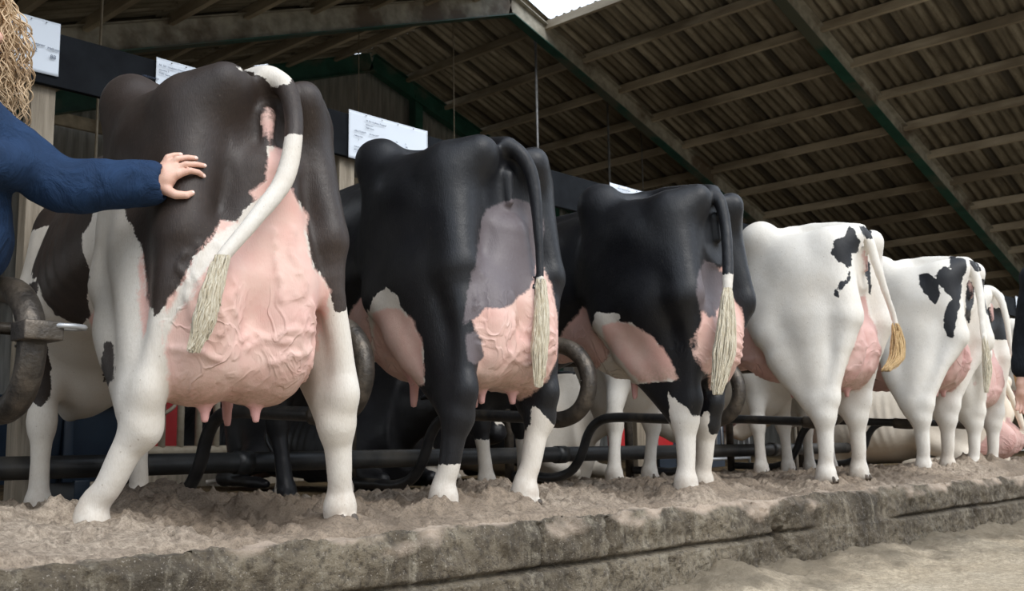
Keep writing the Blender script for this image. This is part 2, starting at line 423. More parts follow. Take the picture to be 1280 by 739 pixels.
class Body:
    """a list of blended solids that is meshed as one continuous skin"""
    def __init__(s): s.p = []
    def cap(s, a, b, ra, rb=None, k=.03, sx=1.0, tag='', op='+'):
        rb = ra if rb is None else rb
        a = np.array(a, float); b = np.array(b, float); m = max(ra, rb)
        sc = np.array([sx, 1, 1], np.float32)
        s.p.append((lambda P, a=a, b=b, ra=ra, rb=rb, sc=sc: _d_cap(P, a, b, ra, rb, sc), np.minimum(a, b)-m, np.maximum(a, b)+m, k, op, tag)); return s
    def chain(s, pts, rad, k=.03, sx=1.0, tag='', sub=0, op='+'):
        P = [Vector(p) for p in pts]; R_ = list(rad) if hasattr(rad, '__len__') else [rad]*len(P)
        if sub: P, R_ = spline(P, R_, sub)
        P = np.array([p[:] for p in P], np.float32); R_ = np.array(R_, np.float32); m = R_.max()
        def f(Q, P=P, R_=R_, sc=np.array([sx, 1, 1], np.float32)):
            d = None
            for i in range(len(P)-1):
                e = _d_cap(Q, P[i], P[i+1], R_[i], R_[i+1], sc); d = e if d is None else np.minimum(d, e)
            return d
        s.p.append((f, P.min(0)-m, P.max(0)+m, k, op, tag)); return s
    def ell(s, c, r, rot=None, k=.05, tag='', op='+'):
        c = np.array(c, float); m = max(r); e = np.array(r) if rot is None else np.array([m]*3)
        s.p.append((lambda P, c=c, r=r, rot=rot: _d_ell(P, c, r, rot), c-e, c+e, k, op, tag)); return s
    def fn(s, f, lo, hi, k=.04, tag='', op='+'):
        s.p.append((f, np.array(lo, float), np.array(hi, float), k, op, tag)); return s
    def sided(s, name, *a, **kw):
        """the same solid on the left and on the right"""
        for sg in (-1, 1):
            b = [tuple([sg*v[0]]+list(v[1:])) if (hasattr(v, '__len__') and len(v) == 3 and i in kw.get('_pts', (0, 1))) else v for i, v in enumerate(a)]
            getattr(s, name)(*b, **{k: v for k, v in kw.items() if k != '_pts'})
        return s
    def mesh(s, vox, name, tags=()):
        lo = np.min([p[1] for p in s.p], 0)-4*vox; hi = np.max([p[2] for p in s.p], 0)+4*vox
        n = np.ceil((hi-lo)/vox).astype(int)+1
        A = np.full(n, .2, np.float32)
        ax = [lo[i]+vox*np.arange(n[i]) for i in range(3)]
        for f, l, h, k, op, tg in s.p:
            mg = k+3*vox
            i0 = np.maximum(np.floor((l-mg-lo)/vox).astype(int), 0); i1 = np.minimum(np.ceil((h+mg-lo)/vox).astype(int)+1, n)
            sl = tuple(slice(i0[i], i1[i]) for i in range(3))
            P = np.stack(np.meshgrid(*[ax[i][sl[i]].astype(np.float32) for i in range(3)], indexing='ij'), -1)
            d = f(P).astype(np.float32); a = A[sl]
            if op == '+':
                hh = np.clip(.5+.5*(a-d)/k, 0, 1); A[sl] = a*(1-hh)+d*hh - k*hh*(1-hh)
            else:
                hh = np.clip(.5-.5*(a+d)/k, 0, 1); A[sl] = a*(1-hh)-d*hh + k*hh*(1-hh)
        g = vdb.FloatGrid(.2); g.copyFromArray(A); V, Q = g.convertToQuads(isovalue=0.0)
        V = V.astype(np.float64)*vox+lo

        me = bpy.data.meshes.new(name)
        me.vertices.add(len(V)); me.vertices.foreach_set('co', V.astype(np.float32).ravel())
        me.loops.add(Q.size); me.loops.foreach_set('vertex_index', np.ascontiguousarray(Q).ravel().astype(np.int32))
        me.polygons.add(len(Q)); me.polygons.foreach_set('loop_start', np.arange(0, Q.size, 4, dtype=np.int32))
        me.update(calc_edges=True); me.validate()
        return me, V
    def dist(s, V, tagname):
        d = np.full(len(V), 1.0, np.float32)
        for f, l, h, k, op, tg in s.p:
            if tg == tagname and op == '+': d = np.minimum(d, f(V.astype(np.float32)))
        return d

def get_vn(me):
    n = len(me.vertices); V = np.empty(n*3, np.float32); N = np.empty(n*3, np.float32)
    me.vertices.foreach_get('co', V); me.vertex_normals.foreach_get('vector', N)
    return V.reshape(-1, 3), N.reshape(-1, 3)
def set_attr(me, name, v):
    a = me.attributes.get(name) or me.attributes.new(name, 'FLOAT', 'POINT'); a.data.foreach_set('value', np.ascontiguousarray(v, np.float32))

def poly_sd(U, W, poly):
    """signed distance to a closed outline, positive inside"""
    d = np.full(U.shape, 1e9); ins = np.zeros(U.shape, bool); n = len(poly)
    for i in range(n):
        x1, y1 = poly[i]; x2, y2 = poly[(i+1) % n]
        ex, ey = x2-x1, y2-y1; px, py = U-x1, W-y1
        t = np.clip((px*ex+py*ey)/(ex*ex+ey*ey+1e-12), 0, 1)
        d = np.minimum(d, (px-ex*t)**2+(py-ey*t)**2)
        c = ((y1 > W) != (y2 > W)) & (U < (x2-x1)*(W-y1)/((y2-y1) if abs(y2-y1) > 1e-12 else 1e-12)+x1)
        ins ^= c
    d = np.sqrt(d); return np.where(ins, d, -d)
def patch_sd(V, N, loop, nrm, depth=.22):
    """coat patch given as a closed 3D outline lying on the hide, on the side of the body that faces nrm"""
    L = np.array(loop, float); c = L.mean(0); nrm = np.array(nrm, float); nrm /= np.linalg.norm(nrm)
    e1 = np.cross((0, 0, 1), nrm); e1 /= np.linalg.norm(e1); e2 = np.cross(nrm, e1)
    sd = poly_sd((V-c)@e1, (V-c)@e2, [((p-c)@e1, (p-c)@e2) for p in L])
    q = (L-c)@nrm; h = (V-c)@nrm
    return np.clip(sd, -.2, .2) - np.clip((.02-N@nrm)*.4, 0, .2) - np.clip(q.min()-depth-h, 0, .2) - np.clip(h-q.max()-depth, 0, .2)

# ------------------------------------------------------------------ hide materials
def hide_mat(name, black, white=(.64, .60, .54), pinkc=(.66, .40, .35), gloss=.5, grey=(.115, .095, .10)):
    m, nt, b = nodes_mat(name); n = NT(nt); v = n.coord('Object')
    rag = n.math('SUBTRACT', n.noise(v, 55, 5, .75), .5)
    rag2 = n.math('SUBTRACT', n.noise(v, 14, 4, .6), .5)
    wob = n.math('ADD', n.math('MULTIPLY', rag, .030), n.math('MULTIPLY', rag2, .035))
    def edge(a, soft=450):
        return n.math('ADD', n.math('MULTIPLY', n.math('ADD', n.attr(a), wob), soft), .5, clamp=True)
    bk, pk, gr = edge('black'), edge('pink', 90), edge('grey', 120)
    big = n.noise(v, 3.0, 5, .6); hair = n.noise(n.coord('Object', (1, 1, .25)), 260, 3, .6)
    w = n.mix(n.ramp(big, [(.40, 0.0), (.72, .55)]), white, (white[0]*.86, white[1]*.79, white[2]*.70))
    w = n.mix(n.ramp(hair, [(.3, .22), (.55, 0.0)]), w, (white[0]*.6, white[1]*.55, white[2]*.48))
    dirt = n.attr('dirt'); w = n.mix(n.math('MULTIPLY', dirt, n.ramp(n.noise(v, 18, 6, .7), [(.35, 0.0), (.65, 1.0)]), clamp=True), w, (.34, .25, .18))
    rosy = n.attr('rosy'); w = n.mix(n.math('MULTIPLY', rosy, .75, clamp=True), w, (.52, .26, .22))
    spk = n.n('ShaderNodeTexVoronoi'); n.l(v, spk.inputs['Vector']); spk.inputs['Scale'].default_value = 26
    w = n.mix(n.ramp(spk.outputs['Distance'], [(0.0, .5), (.055, .35), (.085, 0.0)]), w, (.22, .15, .10))
    bl = n.mix(n.ramp(big, [(.38, 0.0), (.65, 1.0)]), black, tuple(x*1.9 for x in black))
    bl = n.mix(n.ramp(hair, [(.35, .35), (.6, 0.0)]), bl, tuple(x*.4 for x in black))
    bl = n.mix(n.ramp(n.noise(v, 95, 2, .5), [(.70, 0.0), (.76, .10)]), bl, (.3, .26, .2))
    col = n.mix(bk, w, bl)
    vein = n.attr('vein')
    pc = n.mix(n.ramp(n.noise(v, 6, 5, .65), [(.36, 0.0), (.64, 1.0)]), pinkc, (pinkc[0]*1.04, pinkc[1]*1.22, pinkc[2]*1.2))
    pc = n.mix(n.ramp(n.noise(v, 2.2, 3, .6), [(.42, 0.0), (.7, .6)]), pc, (pinkc[0]*.80, pinkc[1]*.72, pinkc[2]*.62))
    pc = n.mix(n.math('MULTIPLY', n.attr('teat'), .6, clamp=True), pc, (.62, .31, .31))
    pc = n.mix(n.math('MULTIPLY', n.attr('udirt'), n.ramp(n.noise(v, 60, 6, .75), [(.36, 0.1), (.6, .7)]), clamp=True), pc, (.36, .25, .17))
    col = n.mix(pk, col, pc)
    col = n.mix(gr, col, grey)
    n.l(col, b.inputs['Base Color'])
    b.inputs['Roughness'].default_value = gloss
    wet = n.ramp(n.noise(v, 3.4, 4, .6), [(.36, 0.0), (.64, .26)])      # groomed glossy and duller areas of the coat
    r = n.math('ADD', n.math('MULTIPLY', n.math('SUBTRACT', 1.0, bk), .22), n.math('ADD', wet, gloss-.08))
    n.l(r, b.inputs['Roughness'])
    b.inputs['Specular IOR Level'].default_value = .36
    b.inputs['Sheen Weight'].default_value = .02; b.inputs['Sheen Roughness'].default_value = .5
    h = n.math('MULTIPLY', hair, .12)
    fold = n.noise(n.coord('Object', (1.0, 1.0, .8)), 9, 2, .5, 1.0)
    ridge = n.ramp(n.math('ABSOLUTE', n.math('SUBTRACT', fold, .5)), [(0.0, .42), (.025, .25), (.06, 0.0)])
    hv = n.math('MULTIPLY', n.math('MULTIPLY', ridge, vein), 1.0)
    por = n.math('MULTIPLY', n.noise(v, 120, 3, .6), .05)
    hh = n.math('ADD', h, n.math('ADD', hv, n.math('MULTIPLY', n.noise(v, 13, 2, .5), .30)))
    n.l(n.bump(n.math('ADD', hh, por), .009), b.inputs['Normal'])
    return m
M['hide_brown'] = hide_mat('dark_brown_and_white_hide', (.022, .0145, .011), gloss=.46)
M['hide_black'] = hide_mat('black_hide', (.0050, .0052, .0066), gloss=.38)
M['hide_white'] = hide_mat('white_hide', (.0065, .007, .009), white=(.74, .71, .655), gloss=.46, pinkc=(.62, .37, .34))
M['hide_cream'] = hide_mat('cream_hide', (.045, .022, .012), white=(.74, .66, .55), gloss=.5, pinkc=(.60, .36, .33))
M['switch'] = simple_mat('tail_hair', (.55, .46, .31), (.78, .72, .58), 40, .7, .004, stretch=(6, 6, .5))
M['switch_tan'] = simple_mat('tan_tail_hair', (.46, .27, .10), (.70, .52, .28), 40, .7, .004, stretch=(6, 6, .5))
M['hoof'] = simple_mat('hoof_horn', (.05, .038, .028), (.12, .09, .065), 20, .6, .003)

# ------------------------------------------------------------------ the cow
FEET = []
def stations(P, st):
    ys = np.array([q[0] for q in st])
    return [np.interp(P[..., 1], ys, np.array([q[i] for q in st])) for i in range(1, len(st[0]))]
def trunk_fn(st):
    def f(P):
        top, bot, w, kx, pw = stations(P, st)
        zc = (top+bot)/2; h = (top-bot)/2
        t = (P[..., 2]-zc)/h
        ww = w*(1-kx*np.clip(t, -.6, 1))            # narrower along the back, wider at the belly
        m = (np.abs(P[..., 0]/ww)**pw+np.abs(t)**pw)**(1/pw)
        d = (m-1)*np.minimum(ww, h)
        y0, y1 = st[0][0], st[-1][0]
        return np.maximum(d, np.maximum(y0-P[..., 1], P[..., 1]-y1))
    return f

DEF_TRUNK = [  # y, top, bottom, half width, taper, power
    (.02, 1.42, 1.12, .10, .1, 2.2), (.18, 1.455, 1.0, .17, .15, 2.2), (.45, 1.475, .95, .25, .18, 2.4), (.70, 1.475, .86, .27, .28, 2.4), (.95, 1.47, .76, .305, .36, 2.2),
    (1.25, 1.47, .66, .305, .38, 2.2), (1.5, 1.475, .58, .25, .38, 2.1), (1.72, 1.47, .60, .22, .45, 2.1), (1.92, 1.46, .74, .18, .3, 2.0)]

def cow(name, label, loc, yaw=0, scale=1, vox=.011, mat=None, trunk=DEF_TRUNK, hind=None, fore=None, udder=None, tail=None, switch=None, switch_mat=None,
        black=None, pink_extra=(), patches=(), grey=(), rosy=(), group='standing dairy cows in the row', seed=1, head=True, head_turn=0, tailr=.030, notes=None, lying=False, tailblack=None, pinkvulva=True, sink=-.07, slim=1, teats=True, hookx=.245, bulk=0):
    B = Body()
    B.fn(trunk_fn(trunk), (-.42, trunk[0][0], .5), (.42, trunk[-1][0], 1.55), .05)
    # spine and bones of the rump
    B.chain([(0, .02, 1.45), (0, .12, 1.475), (0, .30, 1.495), (0, .55, 1.485), (0, .9, 1.47), (0, 1.3, 1.475), (0, 1.6, 1.50), (0, 1.85, 1.44)], [.030, .032, .035, .03, .028, .028, .045, .05], k=.06)
    for s in (-1, 1):
        B.ell((s*hookx, .50, 1.470-bulk*.03), (.065, .095, .060), k=.10)                # hook bone
        B.cap((s*.22, .50, 1.455), (s*.05, .42, 1.475), .045, .03, k=.07)
        B.cap((s*.135, .01, 1.405), (s*.185, .11, 1.365), .055, .085, k=.07)            # pin bone
        B.ell((s*.215, .25, 1.26), (.08, .16, .16), rotm(0, s*.15, 0), k=.10)      # thurl
        B.cap((s*.25, .50, 1.42), (s*.235, .26, 1.27), .06, .06, k=.10)
        B.ell((s*.22, .32, 1.10), (.09, .25, .28), k=.10)
        B.cap((s*.25, .50, 1.40), (s*.25, .50, 1.02), .075, .075, k=.10, sx=1.4)
        B.cap((s*.14, .04, 1.37), (s*.21, .20, 1.27), .055, .06, k=.08)
    hind = hind or {}
    H = {}
    for s, key in () if lying else ((-1, 'L'), (1, 'R')):
        h = dict(stifle=(s*.27, .44, .90), hock=(s*.27, -.03, .50), fet=(s*.28, .045, .135), toe=(s*.285, .10, .0), ham=(s*.225, .045, .98), gaskin=.072)
        h.update(hind.get(key, {})); H[key] = h
        st, hk, ft, to, hm = [np.array(h[q]) for q in ('stifle', 'hock', 'fet', 'toe', 'ham')]
        # thigh
        B.cap((s*.245, .32, 1.22), st, .125, .085, k=.10, sx=1.35)
        B.cap((s*.20, .10, 1.30), hm, .095, .088, k=.09, sx=1.15)
        B.cap((s*.225, .22, 1.15), hm*.5+st*.5, .13, .12, k=.09, sx=1.5)
        kn = hk*.45+(hm*.5+st*.5)*.55
        B.cap(hm*.5+st*.5, hk+np.array([0, .04, .06]), .145, .078, k=.07, sx=1.45)
        B.cap(st, hk*.5+st*.5+np.array([0, .03, 0]), .092, .078, k=.07, sx=1.35)
        if 'gaskin' in h: B.cap(st*.6+hk*.4+np.array([0, .07, 0]), hk+np.array([0, .075, 0]), h['gaskin'], h['gaskin']*.72, k=.06, sx=1.3)
        # Achilles tendon and point of the hock
        B.chain([hm+np.array([0, -.005, -.05]), hm*.45+hk*.55+np.array([0, -.035, .04]), hk+np.array([0, -.035, .05])], [.075, .040, .032], k=.05, sub=4)
        B.ell(hk+np.array([0, -.035, .035]), (.036, .042, .055), k=.035)
        B.ell(hk+np.array([0, .02, -.02]), (.052, .070, .10), k=.04)
        B.ell(hk+np.array([0, .045, .02]), (.038, .035, .05), k=.04)
        # cannon
        mid = hk*.5+ft*.5
        B.chain([hk+np.array([0, .012, -.06]), hk*.7+ft*.3+np.array([0, .008, -.02]), mid*.6+ft*.4, ft+np.array([0, 0, .05]), ft], [.060, .047, .041, .040, .041], k=.03, sx=1.12, sub=3)
        B.ell(ft, (.038, .043, .05), k=.04)
        B.cap(ft, (to+ft)/2+np.array([0, 0, .02]), .042, .043, k=.03, sx=1.0)
        for e in (-1, 1):
            B.cap(to+np.array([e*.024, -.02, .05]), to+np.array([e*.028, .025, .022]), .036, .034, k=.008, sx=1.1, tag='hoof')
            B.ell(ft+np.array([e*.022, -.05, -.035]), (.014, .017, .020), k=.006, tag='hoof')
    fore = fore or {}
    for s, key in () if lying else ((-1, 'L'), (1, 'R')):
        h = dict(elbow=(s*.175, 1.50, .80), knee=(s*.19, 1.50, .44), fet=(s*.195, 1.49, .13), toe=(s*.20, 1.53, .0)); h.update(fore.get(key, {}))
        el, kn, ft, to = [np.array(h[q]) for q in ('elbow', 'knee', 'fet', 'toe')]
        B.cap((s*.15, 1.62, 1.22), (s*.175, 1.68, .93), .10, .09, k=.12, sx=1.5)      # shoulder blade to point of shoulder
        B.cap((s*.17, 1.66, .92), el, .09, .085, k=.10, sx=1.3)
        B.chain([el, el*.55+kn*.45, kn+np.array([0, 0, .08]), kn], [.10, .073, .053, .053], k=.06, sx=1.15, sub=3)
        B.ell(kn+np.array([0, .012, 0]), (.052, .057, .07), k=.03)
        B.chain([kn+np.array([0, 0, -.05]), kn*.5+ft*.5, ft], [.047, .038, .044], k=.03, sx=1.1, sub=3)
        B.ell(ft, (.044, .048, .045), k=.03)
        B.cap(ft, (to+ft)/2, .042, .044, k=.02)
        for e in (-1, 1):
            B.cap(to+np.array([e*.024, -.015, .05]), to+np.array([e*.026, .03, .022]), .035, .033, k=.008, tag='hoof')
            B.ell(ft+np.array([e*.021, -.048, -.032]), (.014, .016, .020), k=.006, tag='hoof')
    if lying:
        for s in (-1, 1):
            B.cap((s*.22, .26, 1.18), (s*.36, .60, .86), .15, .12, k=.12, sx=1.2)
            B.cap((s*.24, .12, 1.10), (s*.34, .30, .80), .13, .11, k=.12)
            B.chain([(s*.37, .58, .84), (s*.40, .36, .74), (s*.42, .18, .68)], [.12, .085, .062], k=.06, sub=3)
            B.chain([(s*.42, .17, .67), (s*.45, .42, .655), (s*.46, .62, .65), (s*.45, .72, .645)], [.058, .042, .048, .045], k=.03, sub=3)
            B.cap((s*.45, .74, .645), (s*.445, .80, .635), .042, .036, k=.01, tag='hoof')
            B.cap((s*.15, 1.62, 1.22), (s*.24, 1.66, .80), .11, .10, k=.12)
            B.chain([(s*.24, 1.60, .78), (s*.24, 1.82, .68), (s*.23, 1.92, .665)], [.085, .062, .052], k=.05, sub=3)
            B.chain([(s*.23, 1.92, .66), (s*.25, 1.70, .645), (s*.26, 1.56, .64)], [.050, .038, .042], k=.03, sub=3)
            B.cap((s*.26, 1.54, .64), (s*.26, 1.48, .635), .040, .034, k=.01, tag='hoof')
    # brisket, neck and head
    B.ell((0, 1.66, .66), (.15, .24, .20), k=.12)
    B.cap((0, 1.72, .60), (0, 1.80, .50), .07, .035, k=.10, sx=1.6)
    tq = head_turn
    B.cap((0, 1.75, 1.22), (tq*.5, 2.25, 1.20), .21, .135, k=.14, sx=1.6)
    B.cap((0, 1.78, .98), (tq*.5, 2.22, 1.12), .14, .09, k=.14, sx=1.9)
    if head:
        hx = tq
        B.ell((hx*.8, 2.42, 1.24), (.105, .14, .12), k=.06)
        B.cap((hx*.9, 2.46, 1.22), (hx*1.2, 2.80, 1.00), .105, .068, k=.06, sx=1.15)
        B.ell((hx*1.22, 2.83, .975), (.072, .06, .065), k=.04)
        B.cap((hx*.9, 2.42, 1.12), (hx*1.2, 2.76, .94), .06, .045, k=.05)
        for s in (-1, 1):
            B.chain([(hx*.8+s*.09, 2.38, 1.26), (hx*.8+s*.17, 2.36, 1.25), (hx*.8+s*.25, 2.34, 1.22)], [.022, .038, .012], k=.02, sub=3)
            B.ell((hx*.95+s*.085, 2.52, 1.225), (.025, .035, .03), k=.015)
            B.ell((hx*1.22+s*.035, 2.885, .985), (.014, .014, .018), k=.01, op='-')
    u = dict(w=.25, top=1.08, bot=.52, back=-.10, front=.75, cx=0.0, r=1.0); u.update(udder or {})
    w, top, bot, back, front, cx = u['w'], u['top'], u['bot'], u['back'], u['front'], u['cx']
    zc = bot+(top-bot)*.36; hz = (top-bot)*.40
    for s in (-1, 1):
        B.ell((cx+s*w*.47, back+.20, zc+.02), (w*.56, .215, hz), rotm(-.12, 0, 0), k=.05, tag='udder')
        B.ell((cx+s*w*.45, back+.20, bot+.12), (w*.50, .17, .13), k=.05, tag='udder')
        B.ell((cx*.5+s*w*.50, front-.30, bot+.22), (w*.55, .28, .185), rotm(.16, 0, 0), k=.05, tag='udder')
        B.ell((cx+s*w*.2, back+.21, bot+.13), (w*.55, .17, .12), k=.05, tag='udder')
        B.cap((s*w*.28, back+.15, zc+.12), (s*w*.13, back+.13, top), w*.52, w*.26, k=.07, tag='udder')
        B.cap((s*w*.5, front-.15, bot+.30), (s*w*.45, front+.16, .78), .14, .06, k=.07, tag='udder')
        B.ell((s*w*.45, .45, .86), (w*.55, .3, .16), k=.08)
        if teats:
            for yy, xx in ((back+.17, .30), (front-.36, .62)):
                tz = bot+.02; x0 = cx+s*w*xx*1.05
                B.chain([(x0, yy, tz+.06), (x0+s*.002, yy, tz-.0), (x0+s*.004, yy, tz-.075)], [.030, .0200, .0135], k=.022, sub=3, tag='teat')
    # cleft between the rear quarters, vulva
    for s in (-1, 1): B.ell((s*.125, .13, 1.16), (.085, .085, .22), k=.07)
    B.cap((cx, back-.045, zc+.10), (cx, back+.02, bot-.02), .012, .02, k=.05, op='-')
    B.cap((0, .010, 1.33), (0, .000, 1.225), .023, .014, k=.03, tag='vulva')
    B.cap((0, -.024, 1.315), (0, -.024, 1.235), .004, .004, k=.014, op='-')
    tl = tail or [(0, .08, 1.465), (0, .0, 1.450), (.01, -.06, 1.37), (.03, -.085, 1.22), (.04, -.10, 1.0), (.04, -.11, .80)]
    tr = [.032, .032, .030, .026, .021, .017, .014, .013][:len(tl)] if not hasattr(tailr, '__len__') else tailr
    B.chain(tl, tr, k=.018, sub=5, tag='tail')
    # veins on the udder as raised cords
    rs = random.Random(seed)
    if u.get('veins', True):
        for i in range(u.get('nv', 16)):
            s = rs.choice((-1, 1)); y0 = rs.uniform(back+.02, front-.2); z0 = rs.uniform(bot+.10, zc+.20)
            down = i % 2 == 0; sx_ = rs.choice((-1, 1))
            if down: z0 = rs.uniform(zc, zc+.28)
            else: z0 = rs.uniform(bot+.07, zc+.02)
            pts = []
            x = cx+s*w*rs.uniform(.2, .95)
            for q in range(6):
                pts.append((x, y0, z0))
                if down: x += rs.uniform(-.024, .024); z0 -= rs.uniform(.03, .055)
                else: x += sx_*rs.uniform(.018, .034); z0 += rs.uniform(-.020, .014)
            u.setdefault('vp', []).append(pts)
    me, V = B.mesh(vox, name)
    me.shade_smooth()
    V, N = get_vn(me)
    # push the skin out along the veins
    if u.get('vp'):
        du = B.dist(V, 'udder'); on = du < .02
        idx = np.where(on)[0]; D = np.full(len(idx), 1.0)
        for pts in u['vp']:
            P_, _ = spline([Vector(p) for p in pts], [0]*len(pts), 4)
            pp = np.array([p[:] for p in P_])
            dd = V[idx][:, None, [0, 2]]-pp[None][:, :, [0, 2]]
            dm = np.sqrt((dd**2).sum(-1)).min(1)
            yok = np.abs(V[idx][:, 1]-pp[:, 1].mean()) < .35
            D = np.where(yok, np.minimum(D, dm), D)
        lift = .011*np.exp(-(D/.0085)**2)
        lump = .012*fbm(V[idx][:, 0]*22, V[idx][:, 1]*22, V[idx][:, 2]*22, oct=3, seed=seed+5)*np.clip((bot+.28-V[idx][:, 2])/.15, 0, 1)
        V[idx] += N[idx]*(lift+lump)[:, None]
        me.vertices.foreach_set('co', V.ravel())
    # slow unevenness of muscle and skin
    fl = .016*fbm(V[:, 0]*4+seed, V[:, 1]*4, V[:, 2]*3, oct=3, seed=seed+7)*np.clip((V[:, 2]-.45)/.3, .25, 1)
    rib = .004*np.sin((V[:, 1]-.25*V[:, 2])*2*PI/.085)*np.exp(-((V[:, 1]-1.15)/.28)**2)*np.exp(-((V[:, 2]-1.05)/.25)**2)*(np.abs(N[:, 0]) > .5)
    V = V + N*(fl+rib)[:, None]
    if slim < 1:      # this cow is narrower over the right thigh
        wgt = np.clip((V[:, 2]-.55)/.25, 0, 1)*np.clip(1.35-(V[:, 2]-1.1)*1.8, .4, 1)*np.clip((1.1-V[:, 1])/.4, 0, 1)*(V[:, 0] > .08)
        V[:, 0] = V[:, 0] - (V[:, 0]-.08)*(1-slim)*wgt
    me.vertices.foreach_set('co', V.astype(np.float32).ravel()); me.update()
    V, N = get_vn(me)
    # ---- colour regions on the hide
    du = B.dist(V, 'udder'); dt = B.dist(V, 'teat'); dtl = B.dist(V, 'tail'); dv = B.dist(V, 'vulva'); dh = B.dist(V, 'hoof')
    bk = black(V, N, dtl) if black else np.full(len(V), -.2)
    bk = np.where(dtl < .006, np.clip(V[:, 2]-tailblack, -.2, .2) if tailblack is not None else -.2, bk)
    dot = B.dist(V, '')
    pk = np.clip(np.minimum(.035-du, (dot-du)*.7+.012), -.2, .05); pk = np.maximum(pk, np.clip(.012-dt, -.2, .05)); pk = np.maximum(pk, np.clip(.000-dv, -.2, .05)) if pinkvulva else pk
    pk = np.where((dtl < .006) & (V[:, 1] < .05), -.1, pk)
    nott = dtl > .006
    gy = np.full(len(V), -.2)
    for kind, nrm, loop in patches:
        sd = patch_sd(V, N, loop, nrm)
        if 't' not in kind: sd = np.where(nott, sd, -.2)
        if kind[0] == 'b': bk = np.maximum(bk, sd); pk = np.where(dv < .004, pk, np.minimum(pk, -sd)) if 'x' in kind else pk
        if kind[0] == 'w': bk = np.minimum(bk, -sd); pk = np.minimum(pk, -sd) if 'x' in kind else pk
        if kind[0] == 'p': pk = np.maximum(pk, sd)
        if kind[0] == 'g': gy = np.maximum(gy, sd)
    set_attr(me, 'black', bk); set_attr(me, 'pink', pk); set_attr(me, 'grey', gy)
    set_attr(me, 'dirt', np.clip(1-V[:, 2]/.32, 0, 1)**1.3*.9)
    ry = np.zeros(len(V))
    for (x, y, z, r) in rosy: ry = np.maximum(ry, np.exp(-((V[:, 0]-x)**2+(V[:, 1]-y)**2+(V[:, 2]-z)**2)/(r*r)))
    set_attr(me, 'rosy', ry); set_attr(me, 'teat', np.clip(1-dt/.02, 0, 1))
    set_attr(me, 'vein', np.clip(1-du/.03, 0, 1)*np.clip((bot+.42-V[:, 2])/.30, .10, 1)); set_attr(me, 'udirt', np.clip((bot+.09-V[:, 2])/.09, 0, 1)*(dt > .012)*.9)
    me.materials.append(mat); me.materials.append(M['hoof'])
    fi = np.zeros(len(me.polygons), np.int32)
    hv = (dh < .004) & (V[:, 2] < .16); vi = np.empty(len(me.loops), np.int32); me.loops.foreach_get('vertex_index', vi)
    fi = hv[vi.reshape(-1, 4)].all(1).astype(np.int32); me.polygons.foreach_set('material_index', fi)
    for f_ in ([H[q]['toe'] for q in H] if not lying else []): FEET.append((round(loc[0]+scale*(math.cos(yaw)*f_[0]-math.sin(yaw)*f_[1]), 2), round(loc[1]+scale*(math.sin(yaw)*f_[0]+math.cos(yaw)*f_[1]), 2)))
    root = empty(name, (loc[0], loc[1], sink), yaw, label=label, cat='cow', group=group)
    root.scale = (scale,)*3
    o = link_mesh('body', me, None, root)
    if switch:
        hair_tuft(root, switch, switch_mat or M['switch'], seed)
    return root, B

def hair_tuft(root, spec, mat, seed):
    """tuft of long hair at the end of the tail: a bundle of wavy tapering locks"""
    pts, rad = spec['pts'], spec['r']
    rs = random.Random(seed); mb = MB()
    P, R_ = spline([Vector(p) for p in pts], rad, 6)
    nst = int(spec.get('n', 120)*2.4)
    for i in range(nst):
        a = rs.uniform(0, 2*PI); rr = math.sqrt(rs.random()); s0 = int(rs.uniform(0, .6)*len(P)); s1 = min(len(P), s0+int(rs.uniform(.35, .9)*len(P)))
        if s1-s0 < 4: continue
        ph = rs.uniform(0, 6); am = rs.uniform(.001, .006); fl = rs.uniform(-.012, .012); Q = []; q = []
        for j in range(s0, s1):
            t = (j-s0)/(s1-s0-1); r = R_[j]*rr
            wv = am*math.sin(ph+t*9)
            Q.append(P[j]+Vector((math.cos(a)*r+wv+fl*t*t, math.sin(a)*r*.8+wv*.5, -.012*t*rs.random()))); q.append(.0042*(1-.8*t)*(min(1, t*5+.4))+.0006)
        mb.tube(Q, q, 4, cap=False)
    o = mb.build('tail_switch', mat, root)
    return o
